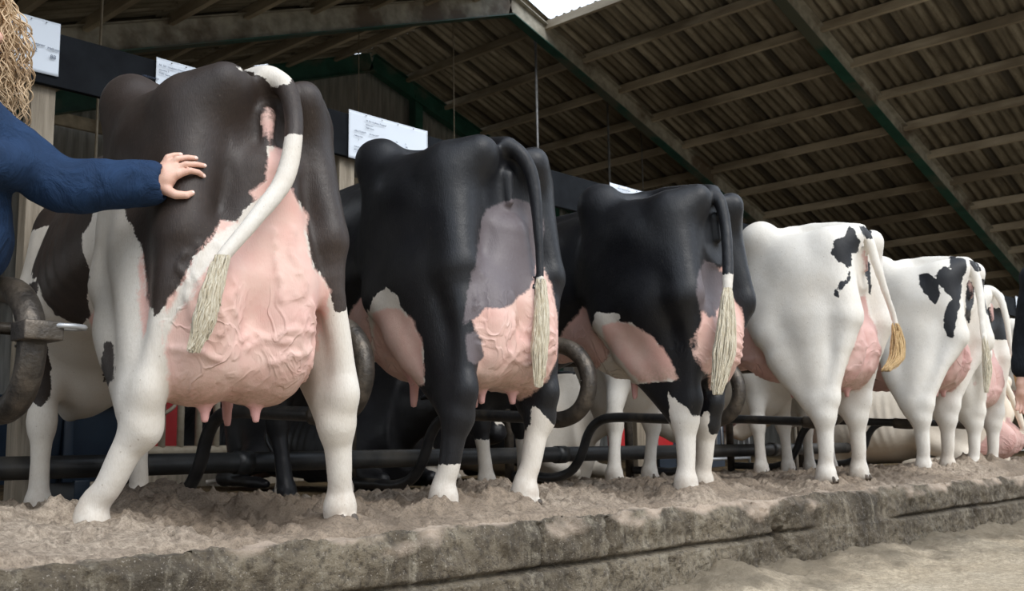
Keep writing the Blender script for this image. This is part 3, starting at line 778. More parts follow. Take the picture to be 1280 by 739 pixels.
# coat patches: (kind, side of the body they lie on, outline in the cow's own coordinates)
PATCH = {
1: [
 ('bx', (-0.33, -0.92, -0.20), [(-0.599, 0.167, 1.449), (-0.010, -0.086, 1.511), (0.015, -0.053, 1.400), (0.006, -0.010, 1.309), (-0.005, -0.014, 1.233), (-0.025, -0.047, 1.106), (-0.069, -0.040, 1.067), (-0.055, -0.047, 1.048), (-0.114, -0.037, 0.970), (-0.153, -0.020, 0.973), (-0.189, -0.055, 0.922), (-0.253, -0.065, 0.845), (-0.280, -0.052, 0.774), (-0.320, -0.013, 0.691), (-0.333, 0.007, 0.681), (-0.328, 0.083, 0.744), (-0.325, 0.088, 0.775), (-0.326, 0.125, 0.880), (-0.338, 0.165, 0.956), (-0.343, 0.235, 1.021), (-0.344, 0.307, 1.084), (-0.265, 0.769, 1.202), (-0.279, 0.718, 1.134), (-0.284, 0.706, 1.093), (-0.293, 0.763, 1.052), (-0.294, 0.778, 1.002), (-0.270, 0.779, 0.941), (-0.350, 0.499, 0.857), (-0.238, 0.892, 0.855), (-0.201, 0.949, 0.799), (-0.199, 1.038, 0.777), (-0.232, 1.076, 0.785), (-0.274, 1.110, 0.812), (-0.319, 1.097, 0.874), (-0.327, 1.166, 0.950), (-0.323, 1.244, 0.955), (-0.349, 1.225, 1.100), (-0.366, 1.162, 1.388)]),
 ('bx', (-0.48, -0.85, -0.23), [(-0.013, -0.155, 1.073), (0.074, -0.042, 1.062), (0.130, -0.006, 1.029), (0.110, -0.043, 0.960), (0.112, -0.060, 0.901), (0.117, -0.073, 0.853), (0.175, -0.039, 0.826), (0.192, -0.043, 0.792), (0.211, -0.045, 0.736), (0.220, -0.049, 0.732), (0.264, -0.079, 0.754), (0.225, -0.162, 1.186), (0.183, -0.183, 1.425), (0.096, -0.140, 1.444), (0.045, -0.111, 1.441), (0.042, -0.082, 1.373), (0.020, -0.107, 1.262), (-0.001, -0.139, 1.153)]),
 ('b', (-0.26, -0.96, -0.09), [(-0.397, 1.168, 0.938), (-0.326, 1.149, 0.936), (-0.304, 1.245, 0.807), (-0.237, 1.309, 0.727), (-0.187, 1.425, 0.615), (-0.181, 1.443, 0.538), (-0.215, 1.454, 0.498), (-0.236, 1.488, 0.524), (-0.291, 1.502, 0.539)]),
 ('b', (-0.32, -0.94, -0.08), [(-0.368, 0.298, 0.643), (-0.362, 0.245, 0.627), (-0.369, 0.194, 0.576), (-0.376, 0.181, 0.518), (-0.370, 0.236, 0.510), (-0.001, 1.394, 0.587)]),
 ('wx', (-0.39, -0.90, -0.17), [(-0.035, -0.049, 1.070), (-0.055, -0.047, 1.048), (-0.114, -0.037, 0.970), (-0.189, -0.055, 0.922), (-0.253, -0.065, 0.845), (-0.280, -0.052, 0.774), (-0.313, -0.019, 0.684), (-0.322, -0.008, 0.585), (-0.301, -0.014, 0.574), (-0.293, -0.032, 0.661), (-0.260, -0.079, 0.741), (-0.215, -0.087, 0.830), (-0.188, -0.179, 0.890), (-0.073, -0.166, 1.022)]),
 ('wt', (-0.42, -0.84, -0.34), [(-0.120, -0.039, 1.435), (-0.105, -0.060, 1.467), (-0.051, -0.095, 1.488), (0.024, -0.083, 1.485), (0.054, -0.079, 1.437), (0.036, -0.062, 1.420), (0.009, -0.042, 1.412), (0.006, -0.008, 1.406), (-0.014, -0.014, 1.431), (-0.027, -0.008, 1.445), (-0.038, 0.046, 1.469)]),
],
2: [
 ('bx', (-0.61, -0.78, -0.13), [(-0.333, 0.247, 0.823), (-0.325, 0.157, 1.065), (-0.146, 0.002, 1.151), (-0.044, -0.022, 1.130), (-0.131, -0.030, 0.969), (-0.227, -0.055, 0.846), (-0.261, -0.051, 0.747), (-0.268, -0.057, 0.611), (-0.233, -0.068, 0.472), (-0.299, 0.076, 0.449), (-0.305, 0.139, 0.566), (-0.329, 0.178, 0.772)]),
 ('wx', (-0.56, -0.82, -0.11), [(-0.340, 0.440, 0.844), (-0.346, 0.388, 0.884), (-0.345, 0.324, 0.913), (-0.341, 0.252, 0.862), (-0.333, 0.247, 0.823), (-0.329, 0.178, 0.772), (-0.321, 0.125, 0.680), (-0.301, 0.144, 0.538), (-0.369, 0.196, 0.496), (0.161, 1.166, 0.572), (0.132, 1.175, 0.701), (-0.251, 0.564, 0.753), (-0.264, 0.579, 0.824)]),
 ('p', (-0.56, -0.82, -0.10), [(-0.333, 0.428, 0.822), (-0.337, 0.347, 0.831), (-0.333, 0.248, 0.820), (-0.328, 0.179, 0.766), (-0.321, 0.125, 0.680), (-0.301, 0.144, 0.538), (-0.358, 0.187, 0.516), (-0.215, 0.555, 0.564), (-0.242, 0.566, 0.643), (-0.241, 0.557, 0.721)]),
 ('g', (-0.64, -0.75, -0.18), [(-0.145, 0.006, 1.092), (-0.117, 0.009, 1.181), (-0.046, 0.019, 1.214), (-0.001, -0.012, 1.236), (0.051, -0.053, 1.229), (0.162, -0.011, 1.174), (0.160, -0.011, 1.095), (0.052, -0.091, 1.039), (0.050, -0.092, 0.999), (0.052, -0.071, 0.930), (0.010, -0.071, 0.878), (-0.071, -0.096, 0.824), (-0.143, -0.108, 0.794), (-0.194, -0.081, 0.794), (-0.226, -0.066, 0.764), (-0.266, -0.048, 0.738), (-0.250, -0.047, 0.833), (-0.219, -0.046, 0.931), (-0.165, -0.009, 1.036)]),
 ('g', (-0.63, -0.77, -0.10), [(-0.261, -0.055, 0.701), (-0.227, -0.066, 0.719), (-0.203, -0.071, 0.683), (-0.193, -0.062, 0.628), (-0.209, -0.050, 0.600), (-0.261, -0.062, 0.605)]),
 ('w', (-0.67, -0.74, 0.00), [(0.095, 0.076, 0.349), (0.113, 0.060, 0.375), (0.113, 0.041, 0.393), (0.119, 0.018, 0.464), (0.126, -0.000, 0.445), (0.136, -0.011, 0.430), (0.171, -0.042, 0.381), (0.188, -0.060, 0.184), (0.181, -0.040, -0.020), (0.038, 0.089, -0.017), (0.070, 0.075, 0.186)]),
 ('b', (-0.49, -0.87, 0.02), [(-0.192, 1.442, 0.396), (-0.013, 1.341, 0.393), (-0.015, 1.329, -0.040), (-0.191, 1.429, -0.034)]),
],
3: [
 ('bx', (-0.79, -0.60, -0.10), [(-0.327, 0.322, 0.880), (-0.335, 0.241, 1.073), (-0.256, -0.010, 1.118), (-0.235, -0.016, 0.855), (-0.229, 0.021, 0.736), (-0.201, 0.010, 0.667), (-0.066, 0.047, 0.605), (0.028, 0.098, 0.502), (-0.219, 0.135, 0.499), (-0.253, 0.169, 0.641), (-0.285, 0.197, 0.748), (-0.322, 0.263, 0.841)]),
 ('wx', (-0.76, -0.64, -0.10), [(-0.257, 0.564, 0.853), (-0.331, 0.462, 0.912), (-0.329, 0.334, 0.895), (-0.325, 0.324, 0.876), (-0.319, 0.367, 0.863), (-0.322, 0.263, 0.841), (-0.279, 0.165, 0.746), (-0.223, 0.106, 0.585), (-0.235, 0.300, 0.578), (-0.375, 0.464, 0.583), (-0.245, 0.567, 0.649), (-0.208, 0.518, 0.704), (-0.244, 0.466, 0.743), (-0.261, 0.518, 0.814)]),
 ('p', (-0.77, -0.63, -0.09), [(-0.322, 0.442, 0.848), (-0.319, 0.367, 0.863), (-0.322, 0.263, 0.841), (-0.283, 0.161, 0.763), (-0.246, 0.115, 0.673), (-0.217, 0.089, 0.584), (-0.239, 0.296, 0.585), (-0.273, 0.403, 0.711), (-0.290, 0.449, 0.787)]),
 ('g', (-0.81, -0.57, -0.15), [(-0.092, 0.023, 1.124), (-0.027, 0.013, 1.111), (-0.092, -0.081, 1.048), (-0.115, -0.091, 0.959), (-0.088, -0.026, 0.865), (-0.156, -0.031, 0.856), (-0.205, -0.029, 0.891), (-0.255, -0.044, 0.955), (-0.211, -0.034, 1.049)]),
 ('w', (-0.80, -0.60, -0.01), [(-0.225, 0.155, 0.542), (-0.217, 0.115, 0.498), (-0.209, 0.075, 0.465), (-0.187, 0.051, 0.426), (-0.138, 0.048, 0.423), (0.022, 0.119, 0.456), (0.020, 0.111, 0.003), (-0.209, 0.126, -0.019), (-0.213, 0.150, 0.290)]),
],
4: [
 ('b', (-0.91, -0.37, -0.18), [(-0.195, 0.007, 1.433), (-0.185, -0.017, 1.424), (-0.192, -0.025, 1.386), (-0.159, -0.038, 1.361), (-0.153, -0.014, 1.295), (-0.211, -0.008, 1.281), (-0.230, -0.008, 1.215), (-0.261, 0.008, 1.210), (-0.274, 0.023, 1.235), (-0.289, 0.044, 1.238), (-0.301, 0.068, 1.279), (-0.286, 0.053, 1.349), (-0.250, 0.023, 1.375), (-0.231, 0.009, 1.385)]),
 ('b', (-0.92, -0.37, -0.15), [(-0.248, -0.003, 1.193), (-0.238, -0.010, 1.180), (-0.262, -0.004, 1.133), (-0.293, 0.025, 1.084), (-0.299, 0.045, 1.096), (-0.294, 0.038, 1.133), (-0.274, 0.008, 1.139)]),
 ('b', (-0.92, -0.38, -0.14), [(-0.304, 0.064, 1.094), (-0.299, 0.039, 1.079), (-0.302, 0.041, 1.038), (-0.305, 0.064, 1.054)]),
 ('b', (-0.92, -0.35, -0.15), [(-0.012, -0.003, 1.286), (0.090, 0.011, 1.291), (0.095, 0.013, 1.236), (0.113, 0.027, 1.102), (0.091, 0.032, 1.107), (0.045, 0.022, 1.188), (-0.013, 0.002, 1.251)]),
 ('bt', (-0.92, -0.35, -0.19), [(-0.144, -0.023, 1.446), (-0.129, -0.059, 1.437), (-0.037, -0.059, 1.433), (-0.030, -0.053, 1.387), (-0.047, -0.031, 1.385), (-0.153, -0.045, 1.399)]),
 ('b', (-0.87, -0.46, -0.16), [(-0.190, 0.700, 1.356), (-0.201, 0.649, 1.340), (-0.241, 0.614, 1.293), (-0.262, 0.622, 1.227), (-0.249, 0.675, 1.232)]),
],
5: [
 ('b', (-0.93, -0.35, -0.14), [(-0.308, 0.209, 1.359), (-0.305, 0.151, 1.364), (-0.313, 0.102, 1.320), (-0.307, 0.078, 1.225), (-0.315, 0.110, 1.156), (-0.323, 0.138, 1.183), (-0.331, 0.176, 1.237), (-0.328, 0.201, 1.301)]),
 ('b', (-0.93, -0.34, -0.13), [(-0.273, 0.023, 1.466), (-0.042, 0.052, 1.514), (-0.019, 0.003, 1.482), (-0.162, -0.047, 1.376), (-0.195, -0.022, 1.325), (-0.211, -0.012, 1.207), (-0.276, 0.001, 1.070), (-0.302, 0.024, 0.935), (-0.306, 0.051, 0.945), (-0.306, 0.082, 1.009), (-0.303, 0.070, 1.091), (-0.288, 0.032, 1.172), (-0.272, 0.012, 1.191), (-0.295, 0.050, 1.226), (-0.311, 0.091, 1.293), (-0.302, 0.098, 1.362), (-0.274, 0.061, 1.395), (-0.258, 0.023, 1.375)]),
 ('bt', (-0.94, -0.32, -0.15), [(-0.026, -0.018, 1.461), (0.090, -0.030, 1.463), (0.106, -0.045, 1.393), (-0.024, -0.052, 1.386), (-0.032, -0.025, 1.420)]),
 ('b', (-0.94, -0.32, -0.12), [(-0.024, 0.001, 1.333), (-0.031, -0.044, 1.320), (0.080, 0.012, 1.186), (0.075, 0.055, 1.060), (-0.217, -0.026, 1.072), (-0.055, 0.015, 1.225)]),
 ('b', (-0.94, -0.31, -0.12), [(0.120, -0.037, 1.349), (0.138, -0.082, 1.328), (0.210, -0.048, 1.104), (0.199, -0.020, 1.123), (-0.031, -0.085, 1.216)]),
],
}
# ------------------------------------------------------------------ the cows
DR = math.radians
def base_black(z): return lambda V, N, d: np.clip(V[:, 2]-z, -.2, .2)
cow('cow', 'dark brown and white cow the woman touches, with the biggest pink udder', (1.83, 2.76), DR(-7), 1.05, vox=.010, mat=M['hide_brown'],
    hind=dict(L=dict(stifle=(-.27, .50, .84), gaskin=.090, hock=(-.325, .07, .44), fet=(-.415, .20, .12), toe=(-.45, .29, .0), ham=(-.25, .03, .95)), R=dict(hock=(.265, .02, .44), fet=(.30, .07, .13), toe=(.315, .10, .0), ham=(.235, .03, .98))),
    fore=dict(L=dict(toe=(-.20, 1.50, -.02)), R=dict(toe=(.24, 1.50, -.02))),
    udder=dict(w=.24, bot=.46, top=1.14, back=-.10, front=.80, cx=-.07, nv=30),
    tail=[(0, .09, 1.46), (0.012, .015, 1.45), (.043, -.04, 1.40), (.042, -.085, 1.27), (-.010, -.125, 1.095), (-.125, -.155, .945), (-.225, -.17, .82), (-.25, -.17, .74)], tailr=[.034, .034, .032, .029, .026, .022, .018, .012],
    switch=dict(pts=[(-.215, -.175, .84), (-.25, -.185, .74), (-.270, -.185, .66), (-.295, -.185, .58)], r=[.020, .028, .028, .008], n=220), black=base_black(1.22), tailblack=1.24, head_turn=.22, slim=.84, patches=PATCH.get(1, ()), seed=3)
cow('cow', 'black cow with white feet and grey-and-pink udder, second in the row', (2.98, 2.78), DR(-6), 1.06, hookx=.27, slim=.90, vox=.011, mat=M['hide_black'], tailblack=.93, pinkvulva=False, black=base_black(.25),
    hind=dict(L=dict(hock=(-.25, .0, .47), fet=(-.28, .06, .135), toe=(-.30, .10, 0)), R=dict(hock=(.17, .03, .47), fet=(.11, .07, .135), toe=(.07, .10, 0))),
    fore=dict(L=dict(knee=(-.16, 1.48, .44), fet=(-.15, 1.42, .13), toe=(-.15, 1.44, 0)), R=dict(toe=(.22, 1.48, 0))),
    tail=[(0, .09, 1.455), (0.005, .01, 1.445), (.035, -.035, 1.40), (.066, -.06, 1.30), (.068, -.08, 1.10), (.055, -.10, .86)],
    udder=dict(w=.225, bot=.53, top=1.1, cx=-.02, nv=20), switch=dict(pts=[(.058, -.10, .92), (.045, -.11, .78), (.033, -.11, .66), (.025, -.11, .53)], r=[.018, .028, .032, .008], n=180), patches=PATCH.get(2, ()), seed=4)
cow('cow', 'black cow with long cream tail switch, third in the row', (4.34, 2.66), DR(-3), 1.07, slim=.72, vox=.012, mat=M['hide_black'], tailblack=1.04, pinkvulva=False, black=base_black(.35), seed=5,
    hind=dict(L=dict(stifle=(-.25, .44, .90), hock=(-.16, .10, .46), fet=(-.175, .11, .135), toe=(-.18, .14, 0)), R=dict(hock=(.07, .15, .45), fet=(.08, .21, .135), toe=(.09, .26, 0))),
    fore=dict(L=dict(knee=(-.12, 1.50, .44), fet=(-.11, 1.47, .13), toe=(-.11, 1.49, 0)), R=dict(toe=(.16, 1.50, 0))),
    tail=[(-.01, .09, 1.455), (-.02, .02, 1.445), (-.022, -.03, 1.39), (-.03, -.06, 1.25), (-.07, -.085, 1.04), (-.12, -.10, .88)],
    udder=dict(w=.20, bot=.58, top=1.1, cx=-.03, back=-.03), switch=dict(pts=[(-.10, -.10, .98), (-.135, -.11, .82), (-.165, -.11, .69), (-.23, -.11, .52)], r=[.02, .045, .055, .02], n=220), patches=PATCH.get(3, ()))
cow('cow', 'white cow with a black rump patch and its tail swung to the right', (5.9, 2.62), DR(3), 1.09, vox=.014, mat=M['hide_white'], seed=6, bulk=1,
    hind=dict(L=dict(hock=(-.27, .16, .49), fet=(-.23, .20, .135), toe=(-.22, .25, 0)), R=dict(hock=(.16, .16, .49), fet=(.21, .20, .135), toe=(.23, .25, 0))),
    fore=dict(L=dict(elbow=(-.20, 1.5, .8), knee=(-.30, 1.48, .44), fet=(-.37, 1.45, .135), toe=(-.38, 1.48, 0)), R=dict(knee=(.12, 1.48, .44), fet=(.09, 1.5, .135), toe=(.08, 1.52, 0))), udder=dict(w=.20, bot=.6, top=1.12, cx=-.03, back=0, nv=14),
    tail=[(-.01, .09, 1.455), (-.02, .02, 1.445), (-.02, -.03, 1.38), (-.008, -.06, 1.24), (.035, -.08, 1.10), (.105, -.09, .97), (.118, -.10, .86)],
    switch=dict(pts=[(.11, -.095, .93), (.115, -.10, .83), (.075, -.10, .74), (-.09, -.10, .67)], r=[.02, .045, .05, .03], n=160), switch_mat=M['switch_tan'], patches=PATCH.get(4, ()))
cow('cow', 'white cow with three black rump patches, its tail hanging straight', (7.6, 2.62), 0, 1.09, vox=.015, mat=M['hide_white'], seed=7, bulk=1,
    hind=dict(L=dict(hock=(-.36, .23, .49), fet=(-.33, .26, .135), toe=(-.32, .30, 0)), R=dict(hock=(.08, .23, .49), fet=(.12, .28, .135), toe=(.12, .32, 0))),
    udder=dict(w=.18, bot=.64, top=1.12, cx=-.08, back=.05), tail=[(0, .09, 1.455), (-.005, .02, 1.455), (.0, -.03, 1.40), (-.01, -.06, 1.25), (-.05, -.075, 1.11), (-.09, -.09, .93), (-.10, -.10, .82)],
    switch=dict(pts=[(-.085, -.09, .95), (-.10, -.10, .82), (-.11, -.10, .72), (-.16, -.10, .60)], r=[.015, .03, .035, .012], n=120), patches=PATCH.get(5, ()))
cow('cow', 'white cow mostly hidden behind the straight-tailed one, with a tan tail switch', (8.45, 2.76), 0, 1.02, vox=.016, mat=M['hide_white'], seed=8, bulk=1,
    hind=dict(L=dict(hock=(-.20, .12, .49), fet=(-.2, .16, .135), toe=(-.2, .22, 0)), R=dict(hock=(.20, .12, .49), fet=(.20, .16, .135), toe=(.2, .20, 0))),
    udder=dict(w=.20, bot=.56, top=1.1, cx=-.03, back=.0, nv=8), tail=[(0, .08, 1.465), (0.01, .0, 1.455), (.02, -.06, 1.37), (.02, -.09, 1.20), (.03, -.10, 1.0), (.10, -.11, .80)],
    switch=dict(pts=[(.04, -.11, .95), (.09, -.115, .82), (.14, -.115, .72), (.20, -.115, .64)], r=[.015, .04, .045, .015], n=120), switch_mat=M['switch_tan'], black=lambda V, N, d: np.where(d > .006, np.minimum(.12-np.abs(V[:, 2]-1.2), .2-np.abs(V[:, 0]-.1)), -.2), patches=())
cow('cow', 'plain white cow standing at the far right behind the person in black', (11.5, 3.0), DR(-4), 1.02, vox=.02, mat=M['hide_white'], seed=9, bulk=1)
LB = [(.02, 1.42, 1.0, .14, .1, 2.2), (.18, 1.455, .85, .22, .10, 2.2), (.45, 1.475, .72, .30, .15, 2.3), (.70, 1.465, .66, .36, .25, 2.2), (1.0, 1.465, .64, .40, .30, 2.1),
      (1.3, 1.465, .63, .40, .32, 2.1), (1.5, 1.475, .62, .35, .36, 2.1), (1.72, 1.49, .63, .27, .4, 2.1), (1.92, 1.46, .74, .18, .3, 2.0)]
TL = [(0, .08, 1.455), (0, .0, 1.43), (.03, -.08, 1.2), (.10, -.14, .9), (.22, -.2, .67), (.35, -.2, .64)]
def spots(n, seed, z0=.9, r=.12):
    rs = random.Random(seed); c = [(rs.uniform(.1, 1.8), rs.uniform(z0, 1.5), rs.uniform(r*.5, r*1.4), rs.choice((-1, 1))) for i in range(n)]
    def f(V, N, d):
        b = np.full(len(V), -.2)
        for (y, z, q, s) in c:
            w = .25*fbm(V[:, 1]*6, V[:, 2]*6, oct=3, seed=seed)
            b = np.maximum(b, np.where(V[:, 0]*s > -.05, q*(1+w) - np.hypot(V[:, 1]-y, V[:, 2]-z), -.2))
        return np.where(d > .006, b, -.2)
    return f
def two_spots(V, N, d):
    w = .035*fbm(V[:, 1]*14, V[:, 2]*14, oct=3, seed=4)
    b = np.maximum(.045+w-np.hypot(V[:, 1]-1.30, V[:, 2]-1.33), .085+w*2-np.hypot((V[:, 1]-.28)*.7, V[:, 2]-1.30))
    return np.where(V[:, 0] < .05, b, -.2)
cow('cow', 'cream cow with two brown spots lying down at the right end of the row', (10.35, 3.35), DR(2), 1.0, vox=.017, mat=M['hide_cream'], trunk=LB, lying=True, sink=-.60, tail=TL, teats=False,
    udder=dict(w=.24, bot=.66, top=1.0, back=-.02, front=.45, cx=-.05, nv=10), black=two_spots, seed=11, group='cows lying down')
def blackhead(V, N, d):
    b = np.full(len(V), .2); hz = (V[:, 1]-2.40)
    return np.where((V[:, 1] > 2.42) & (V[:, 2] > 1.02), np.abs(V[:, 0])-.030-.02*np.clip(hz, 0, .4), b)
for (x, y, yaw, lab, sd) in [(5.05, 7.7, 180, 'black cow with a white blaze lying beyond the pipe, facing the camera', 21), (6.12, 11.6, 180, 'black cow lying far back, right of the cream barred gate', 22), (6.9, 7.6, 184, 'black and white cow lying beyond the pipe between the two black cows', 23)]:
    cow('cow', lab, (x, y), DR(yaw), 1.0, vox=.02, mat=M['hide_black'], trunk=LB, lying=True, sink=-.62, tail=TL, teats=False, udder=dict(w=.2, bot=.68, top=1.0, back=0, front=.4, nv=0),
        black=blackhead if sd == 21 else (base_black(.2) if sd == 22 else spots(9, sd, .7, .3)), seed=sd, group='cows lying down')
cow('cow', 'cream and black cow standing beyond the pipe behind the fourth cow', (12.7, 8.0), DR(184), .98, vox=.02, mat=M['hide_cream'], black=spots(6, 31, .8, .2), seed=31, group='cows in the opposite row')
# ------------------------------------------------------------------ stall fittings
def divider(X, label, end_worn=True, yb=0.0):
    """cantilevered stall divider: a bent tube with a loop towards the kerb and a foot set in the bed"""
    root = empty('stall_divider', (X, 4.3+yb, 0), label=label, cat='stall divider', group='bent tube dividers between the stalls')
    P = [(0, 4.86, .07), (0, 4.66, .065), (0, 4.50, .060), (0, 4.36, .10), (0, 4.27, .20), (0, 4.21, .33), (0, 4.13, .405), (0, 4.0, .43), (0, 3.7, .415), (0, 3.38, .395)]
    mb = MB(); mb.tube([(0, y-4.3, z) for (_, y, z) in P], .030, 14, sub=5); mb.build('lower_rail', M['pipe'], root)
    loop = [(0, 3.42, .395), (0, 3.27, .385), (0, 3.16, .43), (0, 3.105, .53), (0, 3.125, .64), (0, 3.21, .72), (0, 3.36, .755), (0, 3.6, .78), (0, 4.2, .80), (0, 4.88, .83)]
    mb = MB(); mb.tube([(0, y-4.3, z) for (_, y, z) in loop], .040, 16, sub=5); mb.build('loop', M['pipe_worn'], root)
    mb = MB(); mb.tube([(0, .60, -.1), (0, .60, 1.1)], .032, 12); mb.build('post', M['pipe_worn'], root)
    mb = MB()
    for z in (.83,): mb.box((0, .60, z), (.10, .08, .10), bev=.006)
    mb.build('clamp', M['galv'], root)
    for (y, z) in [(3.118, .56), (3.3, .745)]:
        mb = MB(); mb.tube([(-.041, y-4.3, z), (-.0385, y-4.3, z)], .004, 8); mb.build('bolt_hole', M['pipe'], root)
for X, lab in [(1.22, 'worn tube stall divider in front of the woman, left of the brown cow'), (2.5, 'black tube stall divider whose loop shows right of the brown cow'),
               (3.85, 'black tube stall divider between the two black cows'), (5.2, 'black tube stall divider right of the third cow, under its cream switch'), (6.55, 'black tube stall divider between the two near white cows'),
               (8.02, 'black tube stall divider right of the straight-tailed white cow'), (9.3, 'tube stall divider left of the lying cow')]:
    divider(X, lab, yb=-.10 if X < 1.3 else 0)
# bracket with a steel ring on the divider by the woman
first_divider = bpy.data.objects['stall_divider']
mb = MB(); mb.box((0.0, -1.23, .60), (.11, .10, .055), bev=.006); bk_ = mb.build('bracket', M['pipe_worn'], first_divider)
mb = MB(); mb.tube([(.075+.045*math.cos(a), -1.26+.03*math.sin(a), .615) for a in [i*PI/8 for i in range(17)]], .008, 8, cap=False); mb.build('ring', M['galv'], bk_)['label'] = 'steel ring'

mb = MB(); mb.tube([(-.5, 4.70, .200), (5.0, 4.70, .205), (9.85, 4.70, .200)], .052, 20, sub=20)
bp = tag(mb.build('brisket_pipe', M['black_pipe']), 'long black pipe lying across the stalls behind the hooves', 'pipe')
for x in (2.95, 5.45, 8.35):
    mb = MB(); mb.tube([(x, 4.70, .203), (x+.09, 4.70, .203)], .060, 20); mb.build('pipe_collar', M['black_pipe'], bp)
# black head board on timber posts, with score sheets pinned on it
mb = MB(); mb.box((8.5, 4.935, 2.165), (17, .035, .27), bev=.004)
tag(mb.build('head_board', M['board'], smooth=False), 'long black board running above the row of cows', 'board')
for i, (x, lab) in enumerate([(1.955, 'squared timber post under the sheet beside the woman'), (3.80, 'timber post behind the back of the brown cow'), (6.75, 'timber post behind the third cow'), (9.3, 'timber post behind the fifth cow'), (13.0, 'timber post at the far end of the board')]):
    mb = MB(); mb.box((x+.06, 5.01, 1.03), (.115, .09, 2.1), bev=.006)
    tag(mb.build('timber_post', M['wood'], smooth=False), lab, 'post', 'timber posts that carry the board')
m, nt, b = nodes_mat('laminated_paper'); b.inputs['Base Color'].default_value = (.70, .76, .84, 1); b.inputs['Roughness'].default_value = .22; b.inputs['Coat Weight'].default_value = .6
M['paper'] = m
m, nt, b = nodes_mat('printed_ink'); b.inputs['Base Color'].default_value = (.03, .05, .10, 1); b.inputs['Roughness'].default_value = .5
M['ink'] = m
def text_obj(s_, size, loc, parent, name='printed_text', rz=0):
    cu = bpy.data.curves.new(name, 'FONT'); cu.body = s_; cu.size = size; cu.extrude = .0004
    o = bpy.data.objects.new(name, cu); C.objects.link(o)
    dg = bpy.context.evaluated_depsgraph_get(); me = bpy.data.meshes.new_from_object(o.evaluated_get(dg))
    bpy.data.objects.remove(o)
    t = bpy.data.objects.new(name, me); C.objects.link(t); t.data.materials.clear(); t.data.materials.append(M['ink'])
    t.parent = parent; t.location = loc; t.rotation_euler = (PI/2, 0, rz); return t
def sheet(x0, x1, z0, z1, label, lines, seed):
    w, h = x1-x0, z1-z0; root = empty('score_sheet', ((x0+x1)/2, 4.912, (z0+z1)/2), label=label, cat='paper sheet', group='laminated score sheets on the board')
    xs = np.linspace(-w/2, w/2, 30); zs = np.linspace(-h/2, h/2, 16); rs = seed
    def f(X, Z): return (X, -.003-.006*np.abs(fbm(X*4+rs, Z*4, oct=2, seed=seed)) - .012*np.clip(np.abs(X/w)*2-.8, 0, 1), Z)
    p = grid_mesh('paper', xs, zs, f, M['paper']); p.parent = root
    sol = p.modifiers.new('thickness', 'SOLIDIFY'); sol.thickness = .0008
    for (s_, sz, x, z) in lines: text_obj(s_, sz, (x, -.0165, z), root)
    for x in (-.3, -.1, .1, .3):
        mb = MB(); mb.tube([(x*w, -.010, h/2-.015), (x*w, -.016, h/2-.015)], .0035, 6); mb.build('drawing_pin', M['galv'], root)
sheet(1.70, 2.055, 2.075, 2.345, 'white laminated sheet behind the curly hair', [('4568', .042, -.08, .055), ('Melkveegever', .018, .005, -.005), ('Melkeed', .018, .115, -.012), ('92', .028, .04, -.04), ('88', .028, .13, -.055)], 1)
base = [('NL 561 Hoekstra Flevohof', .015, -.20, .10), ('Haanstra 3', .013, -.20, .075), ('TV/M  Kaart', .013, -.20, .055), ('LISELOT/A0309', .014, -.29, .02), ('04-Apr-2017', .014, -.17, .02), ('Melk/kg 4 lact', .012, -.29, -.01),
        ('3', .014, -.26, -.035), ('56-07-2019', .014, -.17, -.03), ('Eiwit', .012, -.03, -.02), ('Vet', .013, .04, .015), ('92', .016, .045, -.005), ('Lf', .013, .12, .015), ('86', .016, .125, -.005), ('Vader/Opa', .012, -.29, -.08), ('Sexatus', .012, -.29, -.10)]
sheet(2.56, 2.98, 2.02, 2.315, 'white laminated sheet above the back of the brown cow', base, 2)
sheet(3.825, 4.475, 2.02, 2.325, 'white laminated sheet above the back of the second cow', base, 3)
sheet(6.42, 7.0, 2.05, 2.325, 'white laminated sheet just showing above the third cow', base, 4)
sheet(9.6, 10.2, 2.03, 2.32, 'white laminated sheet above the fifth cow', base, 5)
sheet(14.72, 15.10, 1.98, 2.33, 'white laminated sheet right of the straight tail', base, 6)
sheet(16.05, 16.5, 1.98, 2.33, 'white laminated sheet at the right end of the board', base, 7)
# thin hanging rods
for i, (kx, ky, zt, rad, zb, lab) in enumerate([(1.1345, 12.0, 6.6, .024, 1.6, 'pale steel rod hanging from the roof above the second cow'), (1.309, 12.17, 5.5, .022, 1.6, 'pale steel rod hanging left of the third cow'),
                                   (1.40, 12.25, 5.3, .012, 1.6, 'thin rod hanging above the third cow, right of the pale one'), (.9615, 12.7, 7.2, .009, 1.6, 'thin cord hanging left of the second cow'), (.795, 13.0, 7.2, .008, 1.6, 'thin cord hanging above the tail of the brown cow'), (.46, 8.5, 4.6, .012, -.05, 'thin pale cord hanging beside the timber post')]):
    mb = MB(); y = ky; x = kx*y
    roofz = (RZ-SR*(x-RX)) if x > RX else RZ-SL*(RX-x)
    mb.tube([(x, y, zb), (x, y, min(roofz, 7.95)+.13)], rad, 8)
    tag(mb.build('hanging_rod', M['galv'] if i < 3 else M['cream_bar']), lab, 'rod')
